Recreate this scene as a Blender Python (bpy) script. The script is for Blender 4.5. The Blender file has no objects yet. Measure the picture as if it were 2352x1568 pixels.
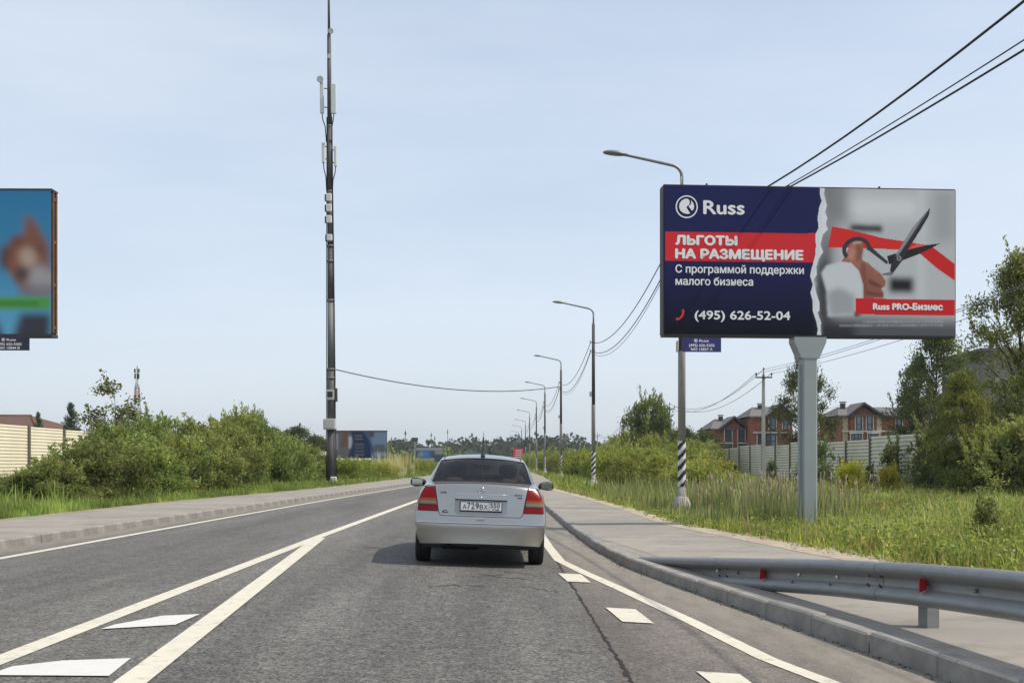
import bpy, bmesh, math, random
import numpy as np
from mathutils import Vector, Matrix
from mathutils.bvhtree import BVHTree

random.seed(7)
RNG = np.random.default_rng(7)
SC = bpy.context.scene
COL = SC.collection
R = math.radians

# ------------------------------------------------------------------ camera, sky, sun, exposure
CZ = 1.36                      # eye height
FPX, CU, HV = 2700.0, 1176.0, 1061.0   # focal length, centre column and horizon row of the 2352 x 1568 photograph
cam = bpy.data.cameras.new('camera')
cam.sensor_width = 36.0
cam.lens = 36.0 * FPX / 2352.0
cam.shift_y = (HV - 784.0) / 2352.0
cam.clip_start, cam.clip_end = 0.1, 6000
cam_o = bpy.data.objects.new('camera', cam)
COL.objects.link(cam_o)
cam_o.location = (0, 0, CZ)
cam_o.rotation_euler = (R(90), 0, 0)
SC.camera = cam_o

SUN_EL, SUN_AZ = 54.0, -11.0    # azimuth measured from +X, negative = behind the viewer
w = bpy.data.worlds.new('World')
SC.world = w
w.use_nodes = True
nt = w.node_tree
nt.nodes.clear()
sky = nt.nodes.new('ShaderNodeTexSky')
sky.sky_type = 'NISHITA'
sky.sun_disc = False
sky.sun_elevation = R(SUN_EL)
sky.sun_rotation = R(90 - SUN_AZ)
sky.altitude = 150
sky.air_density = 1.0
sky.dust_density = 2.0
sky.ozone_density = 2.2
tc = nt.nodes.new('ShaderNodeTexCoord')
mp = nt.nodes.new('ShaderNodeMapping')
mp.inputs['Scale'].default_value = (1.0, 1.0, 5.0)
nz = nt.nodes.new('ShaderNodeTexNoise')
nz.inputs['Scale'].default_value = 1.3
nz.inputs['Detail'].default_value = 6
nz.inputs['Roughness'].default_value = 0.55
rmp = nt.nodes.new('ShaderNodeMapRange')
rmp.inputs['From Min'].default_value = 0.38
rmp.inputs['From Max'].default_value = 0.72
rmp.inputs['To Min'].default_value = 0.50
rmp.inputs['To Max'].default_value = 0.80
mx = nt.nodes.new('ShaderNodeMixRGB')
mx.inputs['Color2'].default_value = (4.95, 5.4, 6.0, 1)
bg = nt.nodes.new('ShaderNodeBackground')
bg.inputs['Strength'].default_value = 0.15
out = nt.nodes.new('ShaderNodeOutputWorld')
L = nt.links.new
L(tc.outputs['Generated'], mp.inputs['Vector'])
L(mp.outputs['Vector'], nz.inputs['Vector'])
L(nz.outputs['Fac'], rmp.inputs['Value'])
L(rmp.outputs['Result'], mx.inputs['Fac'])
L(sky.outputs['Color'], mx.inputs['Color1'])
L(mx.outputs['Color'], bg.inputs['Color'])
L(bg.outputs['Background'], out.inputs['Surface'])

sl = bpy.data.lights.new('sun', 'SUN')
sl.energy = 3.7
sl.angle = R(0.55)
sl.color = (1.0, 0.915, 0.78)
so = bpy.data.objects.new('sun', sl)
COL.objects.link(so)
sd = Vector((math.cos(R(SUN_EL)) * math.cos(R(SUN_AZ)), math.cos(R(SUN_EL)) * math.sin(R(SUN_AZ)), math.sin(R(SUN_EL))))
so.rotation_euler = sd.to_track_quat('Z', 'Y').to_euler()
so.location = (40, -10, 60)

SC.view_settings.view_transform = 'Standard'
SC.view_settings.look = 'None'
SC.view_settings.exposure = 0.16
SC.view_settings.gamma = 1.0
SC.render.engine = 'CYCLES'
SC.cycles.max_bounces = 6
SC.cycles.transparent_max_bounces = 8
SC.cycles.use_denoising = True

# ------------------------------------------------------------------ materials
def lin(r, g, b):
    f = lambda c: (c / 255 / 12.92) if c / 255 <= 0.04045 else ((c / 255 + 0.055) / 1.055) ** 2.4
    return (f(r), f(g), f(b))

MATS = {}
def mat(name, col=(0.5, 0.5, 0.5), rough=0.6, metal=0.0, var=0.0, vscale=4.0, bump=0.0, bscale=40.0, attr=None, transl=0.0, coat=0.0, spec=0.5, col2=None, c2scale=1.0, c2lo=0.45, c2hi=0.65, stretch=(1, 1, 1)):
    if name in MATS:
        return MATS[name]
    m = bpy.data.materials.new(name)
    m.use_nodes = True
    t = m.node_tree
    n, l = t.nodes, t.links.new
    p = n['Principled BSDF']
    p.inputs['Roughness'].default_value = rough
    p.inputs['Metallic'].default_value = metal
    p.inputs['Specular IOR Level'].default_value = spec
    p.inputs['Coat Weight'].default_value = coat
    p.inputs['Coat Roughness'].default_value = 0.05
    src = None
    tcn = n.new('ShaderNodeTexCoord')
    mpn = n.new('ShaderNodeMapping')
    mpn.inputs['Scale'].default_value = stretch
    l(tcn.outputs['Object'], mpn.inputs['Vector'])
    if attr:
        a = n.new('ShaderNodeVertexColor'); a.layer_name = attr
        src = a.outputs['Color']
    else:
        rgb = n.new('ShaderNodeRGB'); rgb.outputs[0].default_value = (*col, 1)
        src = rgb.outputs[0]
    if col2 is not None:
        nn = n.new('ShaderNodeTexNoise'); nn.inputs['Scale'].default_value = c2scale; nn.inputs['Detail'].default_value = 5
        l(mpn.outputs['Vector'], nn.inputs['Vector'])
        mr = n.new('ShaderNodeMapRange'); mr.inputs['From Min'].default_value = c2lo; mr.inputs['From Max'].default_value = c2hi
        l(nn.outputs['Fac'], mr.inputs['Value'])
        mm = n.new('ShaderNodeMixRGB'); mm.inputs['Color2'].default_value = (*col2, 1)
        l(mr.outputs['Result'], mm.inputs['Fac']); l(src, mm.inputs['Color1'])
        src = mm.outputs['Color']
    if var > 0:
        nn = n.new('ShaderNodeTexNoise'); nn.inputs['Scale'].default_value = vscale; nn.inputs['Detail'].default_value = 8; nn.inputs['Roughness'].default_value = 0.65
        l(mpn.outputs['Vector'], nn.inputs['Vector'])
        mr = n.new('ShaderNodeMapRange'); mr.inputs['From Min'].default_value = 0.25; mr.inputs['From Max'].default_value = 0.75
        mr.inputs['To Min'].default_value = 1 - var; mr.inputs['To Max'].default_value = 1 + var
        l(nn.outputs['Fac'], mr.inputs['Value'])
        mu = n.new('ShaderNodeMixRGB'); mu.blend_type = 'MULTIPLY'; mu.inputs['Fac'].default_value = 1
        l(src, mu.inputs['Color1']); l(mr.outputs['Result'], mu.inputs['Color2'])
        src = mu.outputs['Color']
    l(src, p.inputs['Base Color'])
    if bump > 0:
        nn = n.new('ShaderNodeTexNoise'); nn.inputs['Scale'].default_value = bscale; nn.inputs['Detail'].default_value = 4
        l(mpn.outputs['Vector'], nn.inputs['Vector'])
        b = n.new('ShaderNodeBump'); b.inputs['Strength'].default_value = bump; b.inputs['Distance'].default_value = 0.01
        l(nn.outputs['Fac'], b.inputs['Height']); l(b.outputs['Normal'], p.inputs['Normal'])
    if transl > 0:
        tr = n.new('ShaderNodeBsdfTranslucent'); l(src, tr.inputs['Color'])
        ms = n.new('ShaderNodeMixShader'); ms.inputs['Fac'].default_value = transl
        l(p.outputs['BSDF'], ms.inputs[1]); l(tr.outputs['BSDF'], ms.inputs[2])
        l(ms.outputs['Shader'], n['Material Output'].inputs['Surface'])
    MATS[name] = m
    return m

def glass_mat(name, tint, refl=0.08):
    m = bpy.data.materials.new(name); m.use_nodes = True
    n, l = m.node_tree.nodes, m.node_tree.links.new
    n.remove(n['Principled BSDF'])
    tr = n.new('ShaderNodeBsdfTransparent'); tr.inputs['Color'].default_value = (*tint, 1)
    gl = n.new('ShaderNodeBsdfGlossy'); gl.inputs['Roughness'].default_value = 0.02
    fr = n.new('ShaderNodeFresnel'); fr.inputs['IOR'].default_value = 1.34
    ms = n.new('ShaderNodeMixShader')
    l(fr.outputs['Fac'], ms.inputs['Fac']); l(tr.outputs['BSDF'], ms.inputs[1]); l(gl.outputs['BSDF'], ms.inputs[2])
    l(ms.outputs['Shader'], n['Material Output'].inputs['Surface'])
    MATS[name] = m
    return m

# ------------------------------------------------------------------ helpers
def tag(o, label=None, cat=None, group=None, kind=None):
    if label: o['label'] = label
    if cat: o['category'] = cat
    if group: o['group'] = group
    if kind: o['kind'] = kind
    return o

def thing(name, label, cat, loc=(0, 0, 0), rz=0.0, group=None):
    o = bpy.data.objects.new(name, None)
    o.empty_display_size = 0.2
    COL.objects.link(o)
    o.location = loc
    o.rotation_euler = (0, 0, rz)
    return tag(o, label, cat, group)

def link(name, me, parent=None, loc=None):
    o = bpy.data.objects.new(name, me)
    COL.objects.link(o)
    if parent is not None: o.parent = parent
    if loc is not None: o.location = loc
    return o

def copy_tree(o, parent=None):
    c = o.copy()
    COL.objects.link(c)
    c.parent = parent
    for ch in o.children:
        copy_tree(ch, c)
    return c

class MB:
    """collects shapes, then becomes ONE mesh"""
    def __init__(s):
        s.v, s.f, s.m, s.sm = [], [], [], []
        s.mats = []
        s.cur = 0
    def use(s, m):
        if m not in s.mats: s.mats.append(m)
        s.cur = s.mats.index(m)
        return s
    def add(s, vs, fs, smooth=False):
        b = len(s.v)
        s.v += [tuple(v) for v in vs]
        for f in fs:
            s.f.append(tuple(i + b for i in f)); s.m.append(s.cur); s.sm.append(smooth)
        return s
    def box(s, c, d, rz=0.0, bev=0.0):
        hx, hy, hz = d[0] / 2, d[1] / 2, d[2] / 2
        cr, sr = math.cos(rz), math.sin(rz)
        def T(x, y, z): return (c[0] + x * cr - y * sr, c[1] + x * sr + y * cr, c[2] + z)
        if bev <= 0:
            vs = [T(x, y, z) for z in (-hz, hz) for x, y in ((-hx, -hy), (hx, -hy), (hx, hy), (-hx, hy))]
            return s.add(vs, [(3, 2, 1, 0), (4, 5, 6, 7), (0, 1, 5, 4), (1, 2, 6, 5), (2, 3, 7, 6), (3, 0, 4, 7)])
        b = min(bev, hx * .9, hy * .9, hz * .9)
        rings = []
        for z, k in ((-hz, 1), (-hz + b, 0), (hz - b, 0), (hz, 1)):
            ix, iy = hx - b * k, hy - b * k
            rings.append([T(x, y, z) for x, y in ((-ix + b * (1 - k), -iy), (ix - b * (1 - k), -iy), (ix, -iy + b * (1 - k)), (ix, iy - b * (1 - k)), (ix - b * (1 - k), iy), (-ix + b * (1 - k), iy), (-ix, iy - b * (1 - k)), (-ix, -iy + b * (1 - k)))])
        vs = [v for r in rings for v in r]
        fs = [tuple(range(7, -1, -1)), tuple(range(24, 32))]
        for r in range(3):
            for i in range(8):
                j = (i + 1) % 8
                fs.append((r * 8 + i, r * 8 + j, r * 8 + 8 + j, r * 8 + 8 + i))
        return s.add(vs, fs)
    def tube(s, pts, rad, n=8, caps=True, smooth=True):
        pts = [Vector(p) for p in pts]
        if not hasattr(rad, '__len__'): rad = [rad] * len(pts)
        vs, fs = [], []
        up = Vector((0, 0, 1))
        prev = None
        for i, p in enumerate(pts):
            a = pts[max(0, i - 1)]; b = pts[min(len(pts) - 1, i + 1)]
            t = (b - a).normalized()
            if prev is None:
                x = t.cross(up)
                if x.length < 1e-3: x = Vector((1, 0, 0))
            else:
                x = prev - t * prev.dot(t)
                if x.length < 1e-4: x = t.cross(up)
            x.normalize(); prev = x
            y = t.cross(x)
            for k in range(n):
                an = 2 * math.pi * k / n
                vs.append(p + (x * math.cos(an) + y * math.sin(an)) * rad[i])
        for i in range(len(pts) - 1):
            for k in range(n):
                k2 = (k + 1) % n
                fs.append((i * n + k2, i * n + k, i * n + n + k, i * n + n + k2))
        if caps:
            fs.append(tuple(range(n))); fs.append(tuple((len(pts) - 1) * n + k for k in range(n - 1, -1, -1)))
        return s.add(vs, fs, smooth)
    def lathe(s, prof, c=(0, 0, 0), n=16, axis='z', smooth=True):
        vs, fs = [], []
        for r, h in prof:
            for k in range(n):
                a = 2 * math.pi * k / n
                x, y = r * math.cos(a), r * math.sin(a)
                vs.append((c[0] + x, c[1] + y, c[2] + h) if axis == 'z' else ((c[0] + h, c[1] + x, c[2] + y) if axis == 'x' else (c[0] + x, c[1] + h, c[2] + y)))
        for i in range(len(prof) - 1):
            for k in range(n):
                k2 = (k + 1) % n
                fs.append((i * n + k, i * n + k2, i * n + n + k2, i * n + n + k))
        fs.append(tuple(range(n - 1, -1, -1))); fs.append(tuple((len(prof) - 1) * n + k for k in range(n)))
        return s.add(vs, fs, smooth)
    def prism(s, poly, y0, y1):
        """poly in (x,z), extruded y0..y1"""
        n = len(poly)
        vs = [(x, y0, z) for x, z in poly] + [(x, y1, z) for x, z in poly]
        fs = [tuple(range(n)), tuple(range(2 * n - 1, n - 1, -1))]
        for i in range(n):
            j = (i + 1) % n
            fs.append((j, i, i + n, j + n))
        return s.add(vs, fs)
    def mesh(s, name):
        me = bpy.data.meshes.new(name)
        me.from_pydata(s.v, [], s.f)
        for m in s.mats: me.materials.append(m)
        me.polygons.foreach_set('material_index', s.m)
        me.polygons.foreach_set('use_smooth', s.sm)
        me.update()
        return me
    def build(s, name, m=None, parent=None, loc=None):
        me = s.mesh(name)
        if m is not None and not s.mats: me.materials.append(m)
        return link(name, me, parent, loc)

def np_mesh(name, V, F, m, cols=None, smooth=False):
    """numpy verts (N,3), faces (M,k) with one k"""
    me = bpy.data.meshes.new(name)
    V = np.asarray(V, dtype=np.float32); F = np.asarray(F, dtype=np.int32)
    k = F.shape[1]
    me.vertices.add(len(V)); me.vertices.foreach_set('co', V.ravel())
    me.loops.add(F.size); me.loops.foreach_set('vertex_index', F.ravel())
    me.polygons.add(len(F))
    me.polygons.foreach_set('loop_start', np.arange(0, F.size, k, dtype=np.int32))
    me.polygons.foreach_set('loop_total', np.full(len(F), k, dtype=np.int32))
    if smooth: me.polygons.foreach_set('use_smooth', np.ones(len(F), dtype=bool))
    if cols is not None:
        a = me.color_attributes.new('Col', 'FLOAT_COLOR', 'POINT')
        c4 = np.ones((len(V), 4), dtype=np.float32); c4[:, :3] = cols
        a.data.foreach_set('color', c4.ravel())
    me.update(calc_edges=True)
    if m is not None: me.materials.append(m)
    return me

def P(u, v, Y):
    return Vector(((u - CU) / FPX * Y, Y, CZ - (v - HV) / FPX * Y))

def text_mesh(body, width=None, height=None, bold=0.0, align='LEFT', size=1.0, heavy=0.0):
    c = bpy.data.curves.new('text', 'FONT')
    c.body = body; c.offset = bold; c.resolution_u = 3
    o = bpy.data.objects.new('text', c)
    COL.objects.link(o)
    dg = bpy.context.evaluated_depsgraph_get()
    me = bpy.data.meshes.new_from_object(o.evaluated_get(dg))
    bpy.data.objects.remove(o); bpy.data.curves.remove(c)
    n = len(me.vertices)
    co = np.zeros(n * 3, dtype=np.float32); me.vertices.foreach_get('co', co); co = co.reshape(-1, 3)
    mn, mxx = co.min(0), co.max(0)
    sx = width / (mxx[0] - mn[0]) if width else size
    sz = height / 0.69 if height else sx
    new = np.zeros_like(co)
    new[:, 0] = (co[:, 0] - mn[0]) * sx
    new[:, 2] = co[:, 1] * sz
    if align == 'CENTER': new[:, 0] -= new[:, 0].max() / 2
    me.vertices.foreach_set('co', new.ravel()); me.update()
    if heavy > 0:   # heavier weight: the same outline laid again, shifted by a hair, each copy a fraction of a millimetre proud
        bmh = bmesh.new(); bmh.from_mesh(me)
        for q_, (dx, dz) in enumerate(((1, 0), (-1, 0), (0, 1), (0, -1))):
            t2 = me.copy(); t2.transform(Matrix.Translation((dx * heavy, -.0004 * (q_ + 1), dz * heavy * .8))); bmh.from_mesh(t2); bpy.data.meshes.remove(t2)
        bmh.to_mesh(me); bmh.free()
    return me

def put_text(name, body, x, z, y, m, parent, **k):
    me = text_mesh(body, **k)
    me.materials.clear(); me.materials.append(m)
    return link(name, me, parent, (x, y, z))

# ------------------------------------------------------------------ road layout (metres, camera at the origin, +Y ahead)
def curve_fn(pts):
    ys = [p[0] for p in pts]; xs = [p[1] for p in pts]
    return lambda y: np.interp(y, ys, xs)
L_OUT = curve_fn([(-5, -10.6), (24, -10.4), (35, -10.2), (48, -9.0), (56, -8.6), (73, -8.1), (101, -7.3), (160, -7.4), (600, -13)])
L_KERB = curve_fn([(-5, -7.8), (17, -7.65), (23, -7.5), (29, -7.25), (39, -6.95), (43, -6.8), (55, -6.3), (65, -5.75), (80, -5.4), (110, -5.4), (160, -5.8), (600, -11.4)])
L_LINE = curve_fn([(-5, -7.0), (16, -6.87), (27, -6.65), (36, -6.4), (40, -6.3), (63, -5.3), (80, -4.95), (110, -4.95), (160, -5.35), (600, -10.9)])
CENTRE = curve_fn([(-5, -3.24), (20, -3.24), (38, -3.1), (70, -2.4), (110, -2.0), (160, -2.4), (600, -7.9)])
R_LINE = curve_fn([(-5, 3.2), (5, 2.5), (7.26, 2.15), (8.46, 1.85), (10.5, 1.58), (13, 1.2), (15, .88), (16.5, .67), (19, .60), (22, .56), (40, .50), (70, .45), (110, .75), (160, .35), (600, -5)])
R_KERB = curve_fn([(-5, 3.7), (5, 3.2), (7.59, 2.95), (8.66, 2.77), (10.3, 2.46), (12.8, 2.03), (15.8, 1.55), (19.1, 1.34), (23.8, 1.2), (35, 1.0), (56, .85), (110, 1.2), (160, .8), (600, -4.5)])
R_OUT = curve_fn([(-5, 6.5), (9, 5.8), (14, 5.0), (16.25, 4.5), (19.7, 4.05), (24.3, 3.4), (32, 3.25), (43, 2.75), (57, 2.0), (75, 2.6), (110, 2.9), (160, 2.4), (600, -3)])

def zr(x):
    x = np.asarray(x, dtype=float)
    return np.where(x > -3.24, -0.034 * x, 0.1102 + 0.012 * (x + 3.24))
KH = 0.13
def z_left(): return float(zr(-7.4)) + KH
def z_right(): return -0.065 + KH
def zs(x): return z_left() if x < -3 else z_right()
def gz(x, y):
    """height of the open ground beside the pavements"""
    if x < 0:
        d = float(L_OUT(y)) - x
        return float(np.interp(d, [0, 1.5, 12, 60], [.10, .12, .30, .30]))
    d = x - float(R_OUT(y))
    return float(np.interp(d, [0, 1.5, 4, 15, 60], [.05, .0, -.02, .16, .25]))

YS = np.concatenate([np.arange(-5, 30, 1.0), np.arange(30, 120, 2.5), np.arange(120, 601, 12.0)])

def asphalt(name, cdark, clight, dust, crack=True):
    m = bpy.data.materials.new(name); m.use_nodes = True
    n, l = m.node_tree.nodes, m.node_tree.links.new
    p = n['Principled BSDF']; p.inputs['Roughness'].default_value = 0.8; p.inputs['Specular IOR Level'].default_value = 0.35
    tcn = n.new('ShaderNodeTexCoord')
    vo = n.new('ShaderNodeTexVoronoi'); vo.inputs['Scale'].default_value = 62
    l(tcn.outputs['Object'], vo.inputs['Vector'])
    nf = n.new('ShaderNodeTexNoise'); nf.inputs['Scale'].default_value = 38; nf.inputs['Detail'].default_value = 6; nf.inputs['Roughness'].default_value = .8
    l(tcn.outputs['Object'], nf.inputs['Vector'])
    sep = n.new('ShaderNodeSeparateColor'); l(vo.outputs['Color'], sep.inputs['Color'])
    ad = n.new('ShaderNodeMath'); ad.operation = 'MULTIPLY_ADD'; ad.inputs[1].default_value = 0.55
    l(sep.outputs['Red'], ad.inputs[0])
    sc = n.new('ShaderNodeMath'); sc.operation = 'MULTIPLY'; sc.inputs[1].default_value = 0.75
    l(nf.outputs['Fac'], sc.inputs[0]); l(sc.outputs[0], ad.inputs[2])
    r1 = n.new('ShaderNodeMapRange'); r1.inputs['From Min'].default_value = .32; r1.inputs['From Max'].default_value = .98
    l(ad.outputs[0], r1.inputs['Value'])
    mix = n.new('ShaderNodeMixRGB'); mix.inputs['Color1'].default_value = (*cdark, 1); mix.inputs['Color2'].default_value = (*clight, 1)
    l(r1.outputs['Result'], mix.inputs['Fac'])
    # worn lanes and stains, stretched along the road
    mp = n.new('ShaderNodeMapping'); mp.inputs['Scale'].default_value = (1.0, 0.12, 1)
    l(tcn.outputs['Object'], mp.inputs['Vector'])
    nb = n.new('ShaderNodeTexNoise'); nb.inputs['Scale'].default_value = 1.4; nb.inputs['Detail'].default_value = 7; nb.inputs['Roughness'].default_value = .6
    l(mp.outputs['Vector'], nb.inputs['Vector'])
    r2 = n.new('ShaderNodeMapRange'); r2.inputs['From Min'].default_value = .3; r2.inputs['From Max'].default_value = .7; r2.inputs['To Min'].default_value = .72; r2.inputs['To Max'].default_value = 1.3
    l(nb.outputs['Fac'], r2.inputs['Value'])
    mu = n.new('ShaderNodeMixRGB'); mu.blend_type = 'MULTIPLY'; mu.inputs['Fac'].default_value = 1
    l(mix.outputs['Color'], mu.inputs['Color1']); l(r2.outputs['Result'], mu.inputs['Color2'])
    nm_ = n.new('ShaderNodeTexNoise'); nm_.inputs['Scale'].default_value = 6.5; nm_.inputs['Detail'].default_value = 9; nm_.inputs['Roughness'].default_value = .75
    l(tcn.outputs['Object'], nm_.inputs['Vector'])
    rm_ = n.new('ShaderNodeMapRange'); rm_.inputs['From Min'].default_value = .32; rm_.inputs['From Max'].default_value = .68; rm_.inputs['To Min'].default_value = .68; rm_.inputs['To Max'].default_value = 1.34
    l(nm_.outputs['Fac'], rm_.inputs['Value'])
    mu2 = n.new('ShaderNodeMixRGB'); mu2.blend_type = 'MULTIPLY'; mu2.inputs['Fac'].default_value = 1
    l(mu.outputs['Color'], mu2.inputs['Color1']); l(rm_.outputs['Result'], mu2.inputs['Color2']); mu = mu2
    va = n.new('ShaderNodeVertexColor'); va.layer_name = 'Col'
    s2 = n.new('ShaderNodeSeparateColor'); l(va.outputs['Color'], s2.inputs['Color'])
    # smoother reddish patch (green channel)
    m3 = n.new('ShaderNodeMixRGB'); m3.blend_type = 'MULTIPLY'; m3.inputs['Color2'].default_value = (.95, .88, .86, 1)
    l(s2.outputs['Green'], m3.inputs['Fac']); l(mu.outputs['Color'], m3.inputs['Color1'])
    # dust (red channel) broken up by noise
    nd = n.new('ShaderNodeTexNoise'); nd.inputs['Scale'].default_value = 3.0; nd.inputs['Detail'].default_value = 8; nd.inputs['Roughness'].default_value = .65
    mp2 = n.new('ShaderNodeMapping'); mp2.inputs['Scale'].default_value = (1.6, .45, 1)
    l(tcn.outputs['Object'], mp2.inputs['Vector']); l(mp2.outputs['Vector'], nd.inputs['Vector'])
    rd = n.new('ShaderNodeMapRange'); rd.inputs['From Min'].default_value = .25; rd.inputs['From Max'].default_value = .68; rd.inputs['To Min'].default_value = .35; rd.inputs['To Max'].default_value = 1.1
    l(nd.outputs['Fac'], rd.inputs['Value'])
    md = n.new('ShaderNodeMath'); md.operation = 'MULTIPLY'; md.use_clamp = True
    l(rd.outputs['Result'], md.inputs[0]); l(s2.outputs['Red'], md.inputs[1])
    # polished wheel tracks and an oil-dark lane centre (blue channel), broken by noise
    mb_ = n.new('ShaderNodeMath'); mb_.operation = 'MULTIPLY'; l(nb.outputs['Fac'], mb_.inputs[0]); l(s2.outputs['Blue'], mb_.inputs[1])
    m5 = n.new('ShaderNodeMixRGB'); m5.blend_type = 'MULTIPLY'; m5.inputs['Color2'].default_value = (.52, .52, .53, 1)
    l(mb_.outputs[0], m5.inputs['Fac']); l(m3.outputs['Color'], m5.inputs['Color1']); m3 = m5
    m4 = n.new('ShaderNodeMixRGB'); m4.inputs['Color2'].default_value = (*dust, 1)
    l(md.outputs[0], m4.inputs['Fac']); l(m3.outputs['Color'], m4.inputs['Color1'])
    l(m4.outputs['Color'], p.inputs['Base Color'])
    b = n.new('ShaderNodeBump'); b.inputs['Strength'].default_value = .55; b.inputs['Distance'].default_value = .006
    l(ad.outputs[0], b.inputs['Height']); l(b.outputs['Normal'], p.inputs['Normal'])
    MATS[name] = m
    return m

M_ASPH = asphalt('asphalt', (.016, .016, .0155), (.200, .191, .175), (.235, .21, .175))
M_WALK = mat('pavement_asphalt', (.275, .25, .215), .9, var=.22, vscale=1.2, bump=.3, bscale=60, col2=(.215, .2, .175), c2scale=.6, stretch=(.45, 1.0, 1))
M_KERB = mat('kerb_concrete', (.27, .255, .23), .9, var=.28, vscale=5, bump=.35, bscale=45, col2=(.19, .18, .165), c2scale=2.2)
M_PAINT = mat('road_paint', (.56, .525, .43), .7, var=.12, vscale=7, bump=.25, bscale=60, col2=(.46, .44, .385), c2scale=3.5, c2lo=.55, c2hi=.8)
M_PAINTW = mat('fresh_road_paint', (.56, .555, .53), .6, var=.06, vscale=9, bump=.2, bscale=60)
M_SOIL = mat('grassy_soil', (.075, .085, .03), .95, var=.4, vscale=.8, col2=(.05, .075, .022), c2scale=.15, bump=.5, bscale=9)
M_DIRT = mat('dry_dirt', (.34, .285, .21), .95, var=.35, vscale=3, bump=.6, bscale=20)

def wear(m, base, lo, hi, scale):
    n, l = m.node_tree.nodes, m.node_tree.links.new
    p = n['Principled BSDF']; src = p.inputs['Base Color'].links[0].from_socket
    tcn = n.new('ShaderNodeTexCoord')
    nn = n.new('ShaderNodeTexNoise'); nn.inputs['Scale'].default_value = scale; nn.inputs['Detail'].default_value = 9; nn.inputs['Roughness'].default_value = .75
    l(tcn.outputs['Object'], nn.inputs['Vector'])
    mr = n.new('ShaderNodeMapRange'); mr.inputs['From Min'].default_value = lo; mr.inputs['From Max'].default_value = hi
    l(nn.outputs['Fac'], mr.inputs['Value'])
    mm = n.new('ShaderNodeMixRGB'); mm.inputs['Color2'].default_value = (*base, 1)
    l(mr.outputs['Result'], mm.inputs['Fac']); l(src, mm.inputs['Color1']); l(mm.outputs['Color'], p.inputs['Base Color'])
wear(M_PAINT, (.16, .155, .145), .56, .70, 9)
wear(M_PAINTW, (.2, .19, .18), .62, .74, 7)
wear(M_WALK, (.15, .135, .115), .50, .72, 1.3)
wear(M_KERB, (.10, .095, .085), .58, .75, 3.5)

def strip(name, cols, m, parent=None, ys=YS, kind='structure', attr=None):
    """cols: list of (fn x(y), fn z(x,y)); attr: per-column rgb"""
    V, F, C = [], [], []
    n = len(cols)
    for y in ys:
        for k, (fx, fz) in enumerate(cols):
            x = float(fx(y)); V.append((x, y, float(fz(x, y))))
            if attr: C.append(attr[k])
    for i in range(len(ys) - 1):
        for k in range(n - 1):
            F.append((i * n + k, i * n + k + 1, (i + 1) * n + k + 1, (i + 1) * n + k))
    me = np_mesh(name, V, F, m, np.array(C) if attr else None, smooth=True)
    o = link(name, me, parent)
    if kind and parent is None: o['kind'] = kind
    return o

road = strip('road', [
    (lambda y: L_KERB(y) - .05, lambda x, y: zr(x)), (lambda y: L_KERB(y) + .22, lambda x, y: zr(x)), (lambda y: L_LINE(y) - .25, lambda x, y: zr(x)), (lambda y: L_LINE(y) + .3, lambda x, y: zr(x)),
    (lambda y: L_LINE(y) + 1.6, lambda x, y: zr(x)), (lambda y: -3.24, lambda x, y: zr(x)), (lambda y: -2.5, lambda x, y: zr(x)), (lambda y: -2.0, lambda x, y: zr(x)), (lambda y: -1.6, lambda x, y: zr(x)), (lambda y: -1.2, lambda x, y: zr(x)), (lambda y: -.7, lambda x, y: zr(x)), (lambda y: -.3, lambda x, y: zr(x)), (lambda y: .15, lambda x, y: zr(x)),
    (lambda y: min(.66, R_LINE(y) - .1) - .02, lambda x, y: zr(x)), (lambda y: min(.66, R_LINE(y) - .1) + .02, lambda x, y: zr(x)), (lambda y: R_LINE(y) - .05, lambda x, y: zr(x)),
    (lambda y: (R_LINE(y) + R_KERB(y)) / 2, lambda x, y: zr(x)), (lambda y: R_KERB(y) + .05, lambda x, y: zr(x))], M_ASPH,
    attr=[(.95, 0, 0), (.8, 0, 0), (.25, 0, 0), (.05, 0, 0), (0, 0, .5), (.10, 0, 0), (.05, 0, 0), (.0, 0, .9), (0, 0, .15), (0, 0, .55), (0, 0, .1), (0, 0, .9), (.0, 0, .1), (0, 0, 0), (.12, 1, .3), (.4, 1, 0), (.85, .5, 0), (1, 0, 0)])

# the ground: one sheet to the horizon, dipping under the road
def gcol(fx, fz): return (fx, fz)
YG = np.concatenate([np.array([-60, -20]), YS, np.array([700, 900, 1400, 2600])])
ground = strip('ground', [
    (lambda y: -2500, lambda x, y: .3), (lambda y: -300, lambda x, y: .3), (lambda y: -60, lambda x, y: .3),
    (lambda y: L_OUT(y) - 14, lambda x, y: gz(x, y) if x < 0 else 0), (lambda y: L_OUT(y) - 6, lambda x, y: .2), (lambda y: L_OUT(y) - 1.5, lambda x, y: .12), (lambda y: L_OUT(y) + .05, lambda x, y: z_left() - .03),
    (lambda y: L_OUT(y) + .4, lambda x, y: -.3), (lambda y: R_OUT(y) - .4, lambda x, y: -.3),
    (lambda y: R_OUT(y) - .05, lambda x, y: z_right() - .03), (lambda y: R_OUT(y) + 1.5, lambda x, y: .0), (lambda y: R_OUT(y) + 4, lambda x, y: -.02), (lambda y: R_OUT(y) + 15, lambda x, y: .16),
    (lambda y: 60, lambda x, y: .25), (lambda y: 300, lambda x, y: .3), (lambda y: 2500, lambda x, y: .3)], M_SOIL, ys=YG)

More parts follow.
